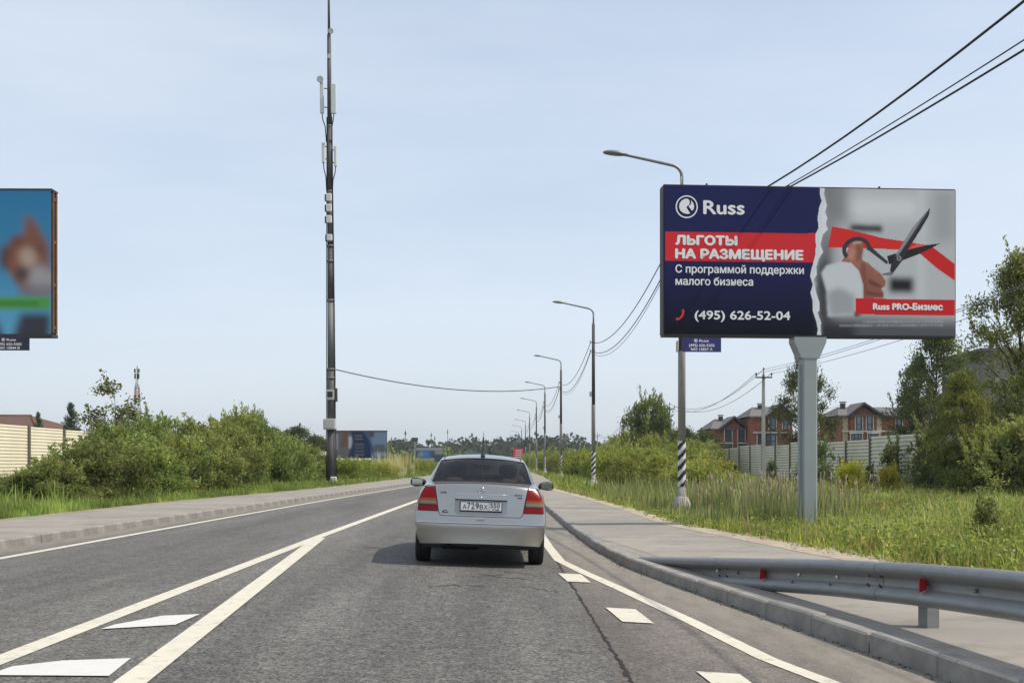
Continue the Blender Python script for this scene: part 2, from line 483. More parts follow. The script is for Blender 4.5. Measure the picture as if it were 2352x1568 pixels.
walk_l = strip('pavement_left', [(lambda y: L_OUT(y) - .02, lambda x, y: z_left()), (lambda y: L_KERB(y) - .10, lambda x, y: z_left() - .004)], M_WALK)
walk_r = strip('pavement_right', [(lambda y: R_KERB(y) + .10, lambda x, y: z_right() - .004), (lambda y: R_OUT(y), lambda x, y: z_right())], M_WALK)
dirt_r = strip('dirt_verge', [(lambda y: R_OUT(y) - .25, lambda x, y: z_right() + .004), (lambda y: R_OUT(y) + .1 + .12 * math.sin(y * 3.1), lambda x, y: z_right() + .01),
    (lambda y: R_OUT(y) + np.interp(y, [5, 14, 20, 26, 40], [1.2, 1.0, .7, .25, .12]) * (1 + .3 * math.sin(y * 2.3) + .2 * math.sin(y * 5.1)), lambda x, y: .035)], M_DIRT, ys=np.arange(4, 60, .4))
dirt_l = strip('dirt_edge_left', [(lambda y: L_OUT(y) - .14 - .08 * math.sin(y * 1.9), lambda x, y: z_left() + .0), (lambda y: L_OUT(y) + .1 + .05 * math.sin(y * 2.7), lambda x, y: z_left() + .005)], M_DIRT, ys=np.arange(10, 90, .5))

# kerbs: stones as parts, the far stretch as one mesh
def kerb(name, fx, side, y0, y1, ztop):
    sgn = 1 if side == 'r' else -1
    far = strip(name, [(lambda y: fx(y), lambda x, y: ztop - .3), (lambda y: fx(y), lambda x, y: ztop - .01), (lambda y: fx(y) + sgn * .15, lambda x, y: ztop - .01)], M_KERB, ys=np.arange(y1, 600, 6.0))
    b = MB(); b.box((0, 0, 0), (.15, .985, .3), bev=.018)
    me = b.mesh('kerb_stone'); me.materials.append(M_KERB)
    y = y0
    rr = random.Random(5)
    while y < y1:
        x0 = float(fx(y)); x1 = float(fx(y + 1))
        ang = math.atan2(-(x1 - x0), 1)
        o = link('kerb_stone', me, far)
        o.location = ((x0 + x1) / 2 + sgn * .075 + rr.uniform(-.008, .008), y + .5 * math.cos(ang), ztop - .15 + .008 + rr.uniform(-.006, .008))
        o.rotation_euler = (rr.uniform(-.006, .006), rr.uniform(-.035, .035), ang + rr.uniform(-.014, .014))
        y += math.cos(ang) * 1.0
    return far
kerb('kerb_left', L_KERB, 'l', 13, 75, z_left())
kerb('kerb_right', R_KERB, 'r', 4, 60, z_right())

# painted markings, children of the road
def ribbon(name, fx, wd, y0, y1, m, step=1.0, dz=.005):
    ys = np.arange(y0, y1 + .01, step)
    return strip(name, [(lambda y: fx(y) - wd / 2, lambda x, y: zr(x) + dz), (lambda y: fx(y), lambda x, y: zr(x) + dz), (lambda y: fx(y) + wd / 2, lambda x, y: zr(x) + dz)], m, parent=road, ys=ys, kind=None)
ribbon('edge_line', L_LINE, .16, 2, 400, M_PAINT)
ribbon('centre_line', CENTRE, .17, 2, 400, M_PAINT)
ribbon('edge_line', R_LINE, .15, 2, 400, M_PAINT, .5)
ribbon('island_line', lambda y: np.interp(y, [2, 7.26, 19.6], [-1.85, -2.25, -3.19]), .19, 2, 19.4, M_PAINT, .6, .009)
def flat_poly(name, pts, m, parent, dz=.009):
    V = [(x, y, float(zr(x)) + dz) for x, y in pts]
    return link(name, np_mesh(name, V, [tuple(range(len(pts)))], m), parent)
flat_poly('hatch_stripe', [(-3.08, 8.8), (-2.62, 9.15), (-2.60, 9.8), (-2.86, 9.62), (-3.06, 9.05)], M_PAINTW, road)
flat_poly('hatch_stripe', [(-3.08, 6.9), (-2.40, 7.0), (-2.47, 7.62), (-2.85, 7.45), (-3.06, 7.2)], M_PAINTW, road)
flat_poly('hatch_stripe', [(-3.05, 5.0), (-2.2, 5.2), (-2.3, 5.75), (-3.05, 5.4)], M_PAINTW, road)
for y, x in ((14.05, .74), (10.7, 1.06), (7.35, 1.40), (4.0, 1.7)):
    flat_poly('dash', [(x - .10, y - .48), (x + .17, y - .52), (x + .11, y + .45), (x - .17, y + .5)], M_PAINT, road)
# the open joint between the two asphalt beds
rr = random.Random(3)
V, F = [], []
for i, y in enumerate(np.arange(3.5, 17.5, .09)):
    x = float(np.interp(y, [3, 7.26, 11.2, 16, 18], [.80, .76, .70, .63, .61])) + rr.uniform(-.012, .012)
    wdt = rr.uniform(.004, .022) * float(np.interp(y, [7, 15], [1.1, .7]))
    V += [(x - wdt, y, float(zr(x)) + .004), (x + wdt, y, float(zr(x)) + .004)]
    if i: F.append((2 * i - 2, 2 * i - 1, 2 * i + 1, 2 * i))
M_TAR = mat('crack_dark', (.012, .012, .012), .95)
link('joint_crack', np_mesh('joint_crack', V, F, M_TAR), road)
def crack(pts, wd):
    V, F = [], []
    for i, (x, y) in enumerate(pts):
        V += [(x, y - wd * rr.uniform(.3, 1), float(zr(x)) + .004), (x + .002, y + wd * rr.uniform(.3, 1), float(zr(x)) + .004)]
        if i: F.append((2 * i - 2, 2 * i - 1, 2 * i + 1, 2 * i))
    link('surface_crack', np_mesh('surface_crack', V, F, M_TAR), road)
for x0, y0, x1, y1 in ((-1.35, 19.3, -.9, 18.6), (-.35, 14.1, .25, 13.6), (-.1, 14.6, .3, 14.2), (-.5, 13.7, -.1, 14.2), (-1.5, 17.8, -1.1, 17.9), (-.9, 12.6, -.3, 12.9), (.1, 12.9, .5, 12.5), (-2.2, 20.5, -1.5, 20.2), (-1.9, 24, -1.4, 24.6)):
    n = 14
    crack([(x0 + (x1 - x0) * i / n, y0 + (y1 - y0) * i / n + rr.uniform(-.12, .12)) for i in range(n + 1)], .024)

# ------------------------------------------------------------------ vegetation
LEAFGAIN = np.array([3.05, 2.5, 2.4])
def leafquads(C, T, B, Ls, Ws, cols):
    cols = np.clip(cols * LEAFGAIN, 0, .6)
    """diamond leaves: centres, unit length axis, unit width axis, half sizes"""
    n = len(C)
    N = np.cross(T, B)
    V = np.empty((n, 4, 3), dtype=np.float32)
    V[:, 0] = C - T * Ls[:, None]
    V[:, 1] = C + B * Ws[:, None] + N * (Ws * .35)[:, None]
    V[:, 2] = C + T * Ls[:, None]
    V[:, 3] = C - B * Ws[:, None] + N * (Ws * .35)[:, None]
    F = np.arange(n * 4, dtype=np.int32).reshape(n, 4)
    return V.reshape(-1, 3), F, np.repeat(cols, 4, axis=0)

def unit(a): return a / np.maximum(np.linalg.norm(a, axis=1, keepdims=True), 1e-6)

M_LEAF = mat('leaf', attr='Col', rough=.55, transl=.48, spec=.35)
def vary(m, lo, hi, hue):
    """each plant a slightly different green"""
    n, l = m.node_tree.nodes, m.node_tree.links.new
    oi = n.new('ShaderNodeObjectInfo')
    mr = n.new('ShaderNodeMapRange'); mr.inputs['To Min'].default_value = lo; mr.inputs['To Max'].default_value = hi
    l(oi.outputs['Random'], mr.inputs['Value'])
    m2 = n.new('ShaderNodeMath'); m2.operation = 'MULTIPLY'; m2.inputs[1].default_value = 7.31; l(oi.outputs['Random'], m2.inputs[0])
    fr = n.new('ShaderNodeMath'); fr.operation = 'FRACT'; l(m2.outputs[0], fr.inputs[0])
    mh = n.new('ShaderNodeMapRange'); mh.inputs['To Min'].default_value = .5 - hue; mh.inputs['To Max'].default_value = .5 + hue * .6; l(fr.outputs[0], mh.inputs['Value'])
    va = [x for x in n if x.type == 'VERTEX_COLOR'][0]
    hs = n.new('ShaderNodeHueSaturation'); l(mh.outputs['Result'], hs.inputs['Hue']); l(mr.outputs['Result'], hs.inputs['Value'])
    outs = [lk.to_socket for lk in va.outputs['Color'].links]
    l(va.outputs['Color'], hs.inputs['Color'])
    for so_ in outs: l(hs.outputs['Color'], so_)
M_LEAFS = mat('meadow_leaf', attr='Col', rough=.55, transl=.48, spec=.35)
vary(M_LEAF, .70, 1.15, .020)
M_NEEDLE = mat('needle', attr='Col', rough=.7, transl=.1)
M_BARK = mat('bark', (.10, .085, .065), .95, var=.4, vscale=12, bump=.5, bscale=30)
M_BARKP = mat('pale_bark', (.28, .26, .22), .95, var=.4, vscale=9, bump=.4, bscale=20)

def plant_meshes(name, seed, h, rad, shape='bush', clumps=60, per=140, leaf=(.07, .022), base=(.05, .09, .02), tip=(.10, .15, .035), sig=.28, shoots=0, trunk_r=.05, bark=None, droop=0.0, gap=0.0, leafm=None, stems=5):
    g = np.random.default_rng(seed)
    C, T, COLS = [], [], []
    tb = MB()
    base = np.array(base); tip = np.array(tip)
    lobes = [(g.uniform(0, 6.28), g.uniform(.55, 1.25)) for _ in range(6)]
    def env(t, an):
        lob = 1 + .28 * math.sin(an * 2 + seed) + .2 * math.sin(an * 3 + seed * 1.7 + t * 5)
        if shape == 'bush': r = math.sqrt(max(0, 1 - max(0, (t - .35) / .65) ** 2)) * (0.75 + .25 * min(1, t / .35))
        elif shape == 'tree': r = math.sin(math.pi * min(1, max(0.02, (t - .16) / .84)) ** .75) * .95 + .05 if t > .16 else .03
        elif shape == 'spread': r = (.35 + .75 * math.sin(math.pi * min(1, (t - .25) / .75) ** .6)) if t > .25 else .05
        else: r = 1 - t
        return r * rad * lob
    def trunk_at(t):
        return np.array([.06 * rad * math.sin(3 * t + seed), .06 * rad * math.cos(2.3 * t + seed), t * h])
    if shape in ('tree', 'spread'):
        pts = [trunk_at(t) for t in np.linspace(-.02, .93, 9)]
        tb.tube(pts, [trunk_r * (1 - .88 * i / 8) for i in range(9)], 7)
    k = 0
    tries = 0
    while k < clumps and tries < clumps * 8:
        tries += 1
        t = g.uniform(.06, 1.0) if shape == 'bush' else g.uniform(.2, 1.0)
        an = g.uniform(0, 2 * math.pi)
        re = env(t, an)
        if re < .04 * rad and t < .9: continue
        rr_ = re * (g.uniform(.05, 1) ** .42)
        ax = trunk_at(t) if shape != 'bush' else np.array([0, 0, t * h])
        c = ax + np.array([rr_ * math.cos(an), rr_ * math.sin(an), 0])
        if gap > 0 and math.sin(c[0] * 2.1 + seed) * math.sin(c[1] * 1.7 + 2 * seed) * math.sin(c[2] * 1.6 + seed * .5) > (1 - gap): continue
        k += 1
        outw = np.array([math.cos(an), math.sin(an), .0])
        if shape == 'bush':
            s0 = np.array([g.normal(0, .18) * rad, g.normal(0, .18) * rad, 0.0])
            if k % 3 == 0:
                mid = s0 * .4 + c * .6 - np.array([0, 0, .12 * h * g.uniform(0, 1)]); mid[:2] = s0[:2] * .6 + c[:2] * .4
                tb.tube([s0 - np.array([0, 0, .05]), mid, c], [trunk_r * .5, trunk_r * .3, trunk_r * .1], 5)
        else:
            ta = max(.12, t - g.uniform(.08, .28) * (.3 + rr_ / max(rad, .01)))
            a0 = trunk_at(ta)
            mid = a0 * .5 + c * .5 + np.array([0, 0, g.uniform(-.02, .05) * h])
            br = trunk_r * (1 - .85 * ta) * .42
            tb.tube([a0, mid, c], [br, br * .6, br * .15], 5)
        n = int(per * g.uniform(.55, 1.35))
        sg = sig * g.uniform(.7, 1.25)
        d = g.normal(0, 1, (n, 3)) * np.array([sg, sg, sg * .8])
        d += outw * np.abs(g.normal(0, sg * .35, (n, 1)))
        cc = c + d
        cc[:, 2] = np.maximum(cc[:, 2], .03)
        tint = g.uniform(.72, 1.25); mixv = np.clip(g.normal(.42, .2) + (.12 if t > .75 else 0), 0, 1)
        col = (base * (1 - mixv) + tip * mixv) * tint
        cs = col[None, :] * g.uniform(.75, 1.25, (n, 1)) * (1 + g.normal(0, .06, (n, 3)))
        C.append(cc); COLS.append(cs)
        tt = g.normal(0, 1, (n, 3)) * .8 + outw * .5 + np.array([0, 0, .55 - droop])
        T.append(tt)
    for _ in range(shoots):
        an = g.uniform(0, 6.28); t = g.uniform(.55, 1.0)
        r0 = env(min(t, .98), an) * g.uniform(.2, .95)
        p0 = np.array([r0 * math.cos(an), r0 * math.sin(an), t * h * .95])
        ln = g.uniform(.35, .95) * (.5 + .15 * h)
        dr = unit(np.array([[.3 * math.cos(an) + g.normal(0, .12), .3 * math.sin(an) + g.normal(0, .12), 1.0]]))[0]
        tb.tube([p0 - dr * .3, p0 + dr * ln], [.012, .003], 4)
        n = int(26 * ln + 14)
        s_ = g.uniform(0, 1, (n, 1)) ** .8
        cc = p0 + dr * (s_ * ln) + g.normal(0, .035 + .02 * ln, (n, 3))
        col = (base * .35 + tip * .65) * g.uniform(.85, 1.2)
        C.append(cc); COLS.append(col[None, :] * g.uniform(.8, 1.2, (n, 1)) * np.ones((n, 3)))
        T.append(np.tile(dr, (n, 1)) + g.normal(0, .45, (n, 3)))
    C = np.concatenate(C); T = unit(np.concatenate(T)); COLS = np.clip(np.concatenate(COLS), 0.004, 1)
    B = unit(np.cross(T, g.normal(0, 1, T.shape)))
    n = len(C)
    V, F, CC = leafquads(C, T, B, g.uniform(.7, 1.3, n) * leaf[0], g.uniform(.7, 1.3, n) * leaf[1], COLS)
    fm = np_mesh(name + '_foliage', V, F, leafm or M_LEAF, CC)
    tb.use(bark or M_BARK)
    if not tb.f: tb.tube([(0, 0, -.05), (0, 0, h * .6)], [trunk_r, trunk_r * .3], 5)
    tb.m = [0] * len(tb.f)
    tm = tb.mesh(name + '_wood')
    return fm, tm

def plant(name, meshes, label, cat, loc, rz=0.0, s=1.0, sz=None, group=None, parts=('foliage', 'stem')):
    o = thing(name, label, cat, loc, rz, group)
    o.scale = (s, s, sz if sz is not None else s)
    a = link(parts[0], meshes[0], o)
    b = link(parts[1], meshes[1], o)
    return o

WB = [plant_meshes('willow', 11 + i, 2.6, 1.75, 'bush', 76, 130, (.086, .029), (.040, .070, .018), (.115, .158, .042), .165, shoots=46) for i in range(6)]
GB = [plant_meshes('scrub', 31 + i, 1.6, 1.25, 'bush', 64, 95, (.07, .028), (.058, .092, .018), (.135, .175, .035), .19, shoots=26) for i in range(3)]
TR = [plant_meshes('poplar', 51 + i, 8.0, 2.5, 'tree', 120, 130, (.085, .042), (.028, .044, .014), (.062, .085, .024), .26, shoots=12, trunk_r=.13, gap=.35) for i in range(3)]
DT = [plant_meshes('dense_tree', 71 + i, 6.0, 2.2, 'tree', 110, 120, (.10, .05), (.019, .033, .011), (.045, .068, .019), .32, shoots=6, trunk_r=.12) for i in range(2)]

rp = random.Random(21)
ON = ['first', 'second', 'third', 'fourth', 'fifth', 'sixth', 'seventh', 'eighth', 'ninth', 'tenth', 'eleventh', 'twelfth', 'thirteenth', 'fourteenth', 'fifteenth', 'sixteenth', 'seventeenth', 'eighteenth', 'nineteenth', 'twentieth', 'twenty-first', 'twenty-second', 'twenty-third', 'twenty-fourth', 'twenty-fifth', 'twenty-sixth', 'twenty-seventh', 'twenty-eighth', 'twenty-ninth']
# --- left bushes: (u, Y, height, width scale)
LB = [(78, 34.5, 1.15, .62), (128, 34.2, 1.5, .75), (172, 36.5, 2.0, .85), (228, 36.0, 2.1, .85), (262, 40.5, 2.75, .95), (318, 39.5, 2.3, .9), (350, 44.5, 3.4, .95), (402, 43, 2.5, .95), (432, 49, 3.3, 1.0), (480, 47, 2.5, .95), (508, 54, 3.5, 1.0), (546, 56, 4.1, .85), (575, 59, 4.3, .8), (596, 62, 3.4, 1.1), (628, 63, 3.1, 1.05), (655, 68, 3.0, 1.1), (690, 70, 2.5, 1.0), (720, 75, 2.1, .9), (738, 78, 1.7, .8)]
for i, (u, Y, h, sc_) in enumerate(LB):
    p = P(u, HV, Y)
    lab = f'shaggy willow bush, {ON[i]} from the near end of the dense row along the left pavement'
    if i == 0: lab = 'lowest willow bush at the near left end of the roadside row'
    if i == 12: lab = 'tallest willow bush of the left row with upright bare shoots on top'
    if i == len(LB) - 1: lab = 'small willow bush just left of the mast foot'
    plant('willow_bush', WB[i % 6], lab, 'bush', (p.x, Y, gz(p.x, Y) - .05), rp.uniform(0, 6.28), sc_, h / 3.2, 'willow bushes along the left pavement')
for i in range(7):   # second row behind
    Y = 56 + i * 5.2
    x = -15.6 - rp.uniform(0, 1.6)
    plant('willow_bush', WB[(i + 1) % 6], f'willow bush, {ON[i]} from the near end of the back row before the left fence', 'bush', (x, Y, .15), rp.uniform(0, 6.28), 1.0, rp.uniform(2.3, 2.9) / 2.75, 'willow bushes in the back row')
for i in range(12):   # beyond the mast
    Y = 74 + i * 5.5
    x = float(L_OUT(Y)) - rp.uniform(1.6, 2.6)
    plant('scrub_bush', GB[i % 3], f'low green bush, {ON[i]} beyond the mast on the left verge', 'bush', (x, Y, .08), rp.uniform(0, 6.28), rp.uniform(.8, 1.0), rp.uniform(.62, .85), 'low bushes beyond the mast')
for i in range(9):
    Y = 86 + i * 9
    x = float(L_OUT(Y)) - rp.uniform(4.5, 6.5)
    plant('scrub_bush', WB[i % 6], f'bush, {ON[i]} of the rear row on the left verge beyond the mast', 'bush', (x, Y, .1), rp.uniform(0, 6.28), 1.0, rp.uniform(.42, .55), 'bushes under the left roadside billboards')
for i in range(14):
    Y = 145 + i * 14
    x = float(L_OUT(Y)) - rp.uniform(2, 4)
    plant('scrub_bush', WB[(i + 2) % 6], f'far bush, {ON[i]} from the near end along the far left road edge', 'bush', (x, Y, .1), rp.uniform(0, 6.28), 1.1, rp.uniform(.3, .4) if i < 6 else rp.uniform(.6, .8), 'far bushes on the left road edge')

# --- right bushes
RBUSH = [(7.3, 47, 1.0, .75), (8.5, 52, 1.1, .9), (7.2, 57, 1.15, .95), (9.2, 60, 1.25, 1.1), (6.6, 64, 1.1, 1.0), (8.2, 68, 1.25, 1.2), (6.2, 73, 1.0, 1.1), (7.9, 77, 1.25, 1.35), (5.9, 82, 1.1, 1.2), (8.0, 87, 1.3, 1.45), (5.8, 93, 1.1, 1.25), (7.8, 99, 1.3, 1.4), (5.7, 106, 1.2, 1.3), (7.4, 113, 1.3, 1.4), (5.5, 122, 1.2, 1.35), (5.4, 135, 1.3, 1.4), (5.0, 150, 1.3, 1.5), (4.8, 168, 1.4, 1.6), (4.4, 190, 1.5, 1.6), (4.0, 215, 1.5, 1.7), (3.6, 245, 1.6, 1.8), (10.5, 70, 1.2, 1.1), (11.2, 78, 1.3, 1.5), (10.4, 86, 1.4, 1.8), (12.3, 62, .8, .32), (11.0, 54, .7, .3), (13.5, 70, .8, .36), (12.9, 84, 1.2, 1.0)]
RORD = sorted(range(len(RBUSH)), key=lambda q_: RBUSH[q_][1])
for i, (x, Y, s_, sz) in enumerate(RBUSH):
    plant('scrub_bush', GB[i % 3], f'light green bush, {ON[RORD.index(i)]} by distance in the thicket behind the right lamp posts', 'bush', (x, Y, gz(x, Y) - .05), rp.uniform(0, 6.28), s_, sz, 'thicket behind the right lamp posts')
# taller willows and trees in the right middle distance
for i, (u, Y, vt, ms, sx, lab) in enumerate([(1490, 100, 912, WB[0], 1.5, 'tall willow with upright shoots left of the second power pole'), (1462, 104, 985, WB[1], 1.4, 'willow at the left foot of the tall shooting willow'), (1512, 108, 960, DT[0], 1.1, 'dark leafy tree beside the tall shooting willow'),
        (1425, 112, 1005, WB[2], 1.4, 'round willow near the distant third power pole'), (1570, 112, 985, DT[1], 1.15, 'dark tree behind the striped foot of the nearest lamp post'), (1615, 106, 990, DT[0], 1.0, 'dark tree left of the brick houses'),
        (1592, 96, 1012, WB[3], 1.25, 'round bush at the far end of the right fence'), (1632, 98, 1018, WB[1], 1.05, 'dark round bush covering the last fence panel on the right'), (1545, 98, 1030, WB[2], 1.2, 'low willow behind the second power pole'), (1408, 90, 1020, WB[0], 1.2, 'willow bush behind the second lamp post')]):
    p = P(u, vt, Y)
    base_h = {id(DT[0]): 6.0, id(DT[1]): 6.0}.get(id(ms), 2.75)
    z0 = gz(p.x, Y)
    plant('willow_bush' if base_h < 5 else 'leafy_tree', ms, lab, 'bush' if base_h < 5 else 'tree', (p.x, Y, z0 - .05), rp.uniform(0, 6.28), sx * (1.0 if base_h < 5 else .8), (p.z - z0) / base_h, parts=('foliage', 'stem') if base_h < 5 else ('crown', 'trunk'))
# trees by the houses
def tree_at(u, vt, Y, ms, h0, sx, lab, z0=.15, rz=None):
    p = P(u, vt, Y)
    return plant('leafy_tree', ms, lab, 'tree', (p.x, Y, z0), rp.uniform(0, 6.28) if rz is None else rz, sx, (p.z - z0) / h0, parts=('crown', 'trunk'))
tree_at(1846, 815, 84, TR[0], 8.2, .80, 'slender poplar behind the steel billboard post')
tree_at(2145, 735, 63, TR[1], 8.2, .82, 'spreading poplar behind the fence below the billboard right end')
tree_at(2112, 830, 66, TR[2], 8.2, .62, 'lower poplar standing close left of the spreading poplar')
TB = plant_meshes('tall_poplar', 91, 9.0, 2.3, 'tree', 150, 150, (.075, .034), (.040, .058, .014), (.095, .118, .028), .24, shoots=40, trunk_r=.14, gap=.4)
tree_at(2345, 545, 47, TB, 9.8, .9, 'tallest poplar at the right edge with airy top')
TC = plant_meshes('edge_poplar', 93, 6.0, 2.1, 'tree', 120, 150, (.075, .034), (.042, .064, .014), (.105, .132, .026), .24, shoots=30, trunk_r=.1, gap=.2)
tree_at(2212, 850, 46, TC, 6.4, .62, 'yellow green bushy tree at the near end of the right fence')
for i, (u, Y, h, s_) in enumerate([(2200, 46, 2.0, .7), (2262, 45, 2.6, .8), (2335, 43, 2.6, .9), (2405, 44, 3.2, 1.1)]):
    p = P(u, HV, Y)
    plant('willow_bush', WB[i % 6], f'bush crowding the tree trunks at the right edge, {ON[i]} from the left', 'bush', (p.x, Y, .1), i * 1.3, s_, h / 2.75, 'undergrowth below the right trees')
# yellow flowering shrubs and small weeds before the fence
YF = plant_meshes('rape', 95, .8, .7, 'bush', 34, 90, (.035, .022), (.12, .15, .02), (.42, .40, .02), .13, shoots=20, trunk_r=.01)
for i, (u, v, Y, s_) in enumerate([(1955, 1125, 49, 1.0), (2040, 1126, 48, .85)]):
    p = P(u, HV, Y)
    plant('flowering_shrub', YF, ['yellow flowering shrub right of the billboard post', 'smaller yellow flowering shrub nearer the right fence corner'][i], 'shrub', (p.x, Y, gz(p.x, Y)), i, s_, s_ * 1.25)
WD = plant_meshes('weed', 97, 1.3, .45, 'bush', 26, 55, (.06, .03), (.035, .06, .018), (.07, .1, .03), .12, shoots=8, trunk_r=.015)
WORD = [4, 0, 5, 1, 9, 6, 2, 3, 7, 8]
for i, (u, Y, s_) in enumerate([(1775, 76, .9), (1890, 66, 1.6), (2052, 57, 1.5), (2125, 52.5, 1.9), (1705, 98, .8), (1840, 70, .9), (2000, 60, .7), (2150, 52, 1.4), (2260, 19, .55), (1935, 63.5, .9)]):
    p = P(u, HV, Y); x = min(p.x, 18.4)
    plant('tall_weed', WD, f'dark leafy weed before the right fence, {ON[WORD.index(i)]} from the left' if i != 8 else 'dark leafy weed standing alone in the near right grass', 'weed', (x, Y, gz(x, Y)), i * 1.1, s_ * .8, s_, 'weeds against the right fence' if i != 8 else None)

# --- left far trees
SP = plant_meshes('sapling', 101, 5.0, 1.6, 'spread', 42, 70, (.075, .05), (.035, .05, .018), (.07, .095, .03), .2, trunk_r=.06, shoots=3, gap=.3)
p = P(262, 885, 50); plant('sapling', SP, 'thin open sapling rising above the left bushes beside the lattice tower', 'tree', (p.x, 50, .15), .6, 1.0, (p.z - .15) / 5.0, parts=('crown', 'trunk'))
p = P(228, 950, 52); plant('sapling', SP, 'small sapling just left of the taller thin sapling', 'tree', (p.x, 52, .15), 2.6, .5, (p.z - .15) / 5.4, parts=('crown', 'trunk'))
for i, (u, vt, Y, s_) in enumerate([(685, 978, 150, 1.15), (628, 984, 140, .9), (730, 1000, 160, 1.0)]):
    tree_at(u, vt, Y, DT[i % 2], 6.2, s_ * 1.1, ['round dark tree left of the mast on the skyline', 'small dark tree on the skyline behind the tallest willow', 'low dark tree touching the left side of the mast'][i])
def conifer_meshes(seed, h, rad):
    g = np.random.default_rng(seed)
    tb = MB(); tb.use(M_BARK); tb.tube([(0, 0, -.1), (0, 0, h)], [h * .02, .005], 6)
    C, T, K = [], [], []
    for lv in np.linspace(.06, .98, 24):
        n = 7
        for k in range(n):
            an = g.uniform(0, 6.28); ln = rad * (1 - lv) ** .8 * g.uniform(.6, 1.15) + .08
            d = np.array([math.cos(an), math.sin(an), .25 + .5 * lv])
            p0 = np.array([0, 0, lv * h])
            tb.tube([p0, p0 + d * ln], [.012, .003], 4)
            m_ = int(60 * ln + 16)
            s_ = g.uniform(.1, 1, (m_, 1))
            C.append(p0 + d * (s_ * ln) + g.normal(0, .03, (m_, 3))); T.append(np.tile(d, (m_, 1)) + g.normal(0, .6, (m_, 3)))
            K.append(np.array([.03, .05, .028])[None] * g.uniform(.6, 1.3, (m_, 1)))
    C = np.concatenate(C); T = unit(np.concatenate(T)); K = np.concatenate(K)
    B = unit(np.cross(T, g.normal(0, 1, T.shape))); n = len(C)
    V, F, CC = leafquads(C, T, B, np.full(n, .07), np.full(n, .016), K)
    return np_mesh('needles', V, F, M_NEEDLE, CC), tb.mesh('conifer_wood')
CF = conifer_meshes(5, 3.0, 1.0)
for u, vt, Y, lab in ((163, 928, 66, 'taller spruce rising behind the cream left fence'), (88, 949, 70, 'small spruce peeking over the cream left fence near the brown roof')):
    p = P(u, vt, Y); plant('spruce_tree', CF, lab, 'tree', (p.x, Y, .3), 1.0, .9 if u > 100 else .6, (p.z - .3) / 3.0, parts=('crown', 'trunk'))

# --- far woods: one mass
g = np.random.default_rng(8)
C, K, S = [], [], []
for i in range(900):
    Y = g.uniform(430, 640); x = g.uniform(-175, 175)
    if -12 < x + .012 * Y < 4 and Y < 470: continue
    h = g.uniform(7, 11.5) * (1.15 if -20 < x < 25 else .95)
    n = 80; rad = g.uniform(2.6, 5.0)
    th = g.uniform(0, 6.28, n); zz = g.uniform(.0, 1, n); r_ = rad * np.sqrt(np.clip(1 - ((zz - .35) / .66) ** 2, 0.02, 1)) * g.uniform(.3, 1, n) ** .5
    C.append(np.stack([x + r_ * np.cos(th), Y + r_ * np.sin(th), zz * h], 1))
    K.append(np.array([.020, .031, .016])[None] * g.uniform(.6, 1.4) * g.uniform(.7, 1.3, (n, 1)))
    S.append(g.uniform(.5, 1.1, n))
for i in range(180):   # nearer scattered scrub trees at both sides
    Y = g.uniform(190, 420); sgn = 1 if i % 2 else -1
    x = sgn * g.uniform(9, 60) - .012 * Y
    if -.09 < x / Y < -.045 and Y < 262: continue
    h = g.uniform(2.2, 4.2) + (1.0 if sgn < 0 else 0); n = 90; rad = g.uniform(1.5, 2.8)
    th = g.uniform(0, 6.28, n); zz = g.uniform(.02, 1, n); r_ = rad * np.sqrt(np.clip(1 - ((zz - .4) / .62) ** 2, 0.02, 1)) * g.uniform(.3, 1, n) ** .5
    C.append(np.stack([x + r_ * np.cos(th), Y + r_ * np.sin(th), zz * h], 1))
    K.append(np.array([.05, .08, .025])[None] * g.uniform(.6, 1.4) * g.uniform(.7, 1.3, (n, 1)))
    S.append(g.uniform(.3, .6, n))
C = np.concatenate(C); K = np.concatenate(K); S = np.concatenate(S); n = len(C)
T = unit(g.normal(0, 1, (n, 3))); B = unit(np.cross(T, g.normal(0, 1, (n, 3))))
V, F, CC = leafquads(C, T, B, S, S * .6, K)
tag(link('distant_woods', np_mesh('distant_woods', V, F, M_LEAFS, CC)), 'dark green belt of distant woods along the horizon', 'woods', kind='stuff')

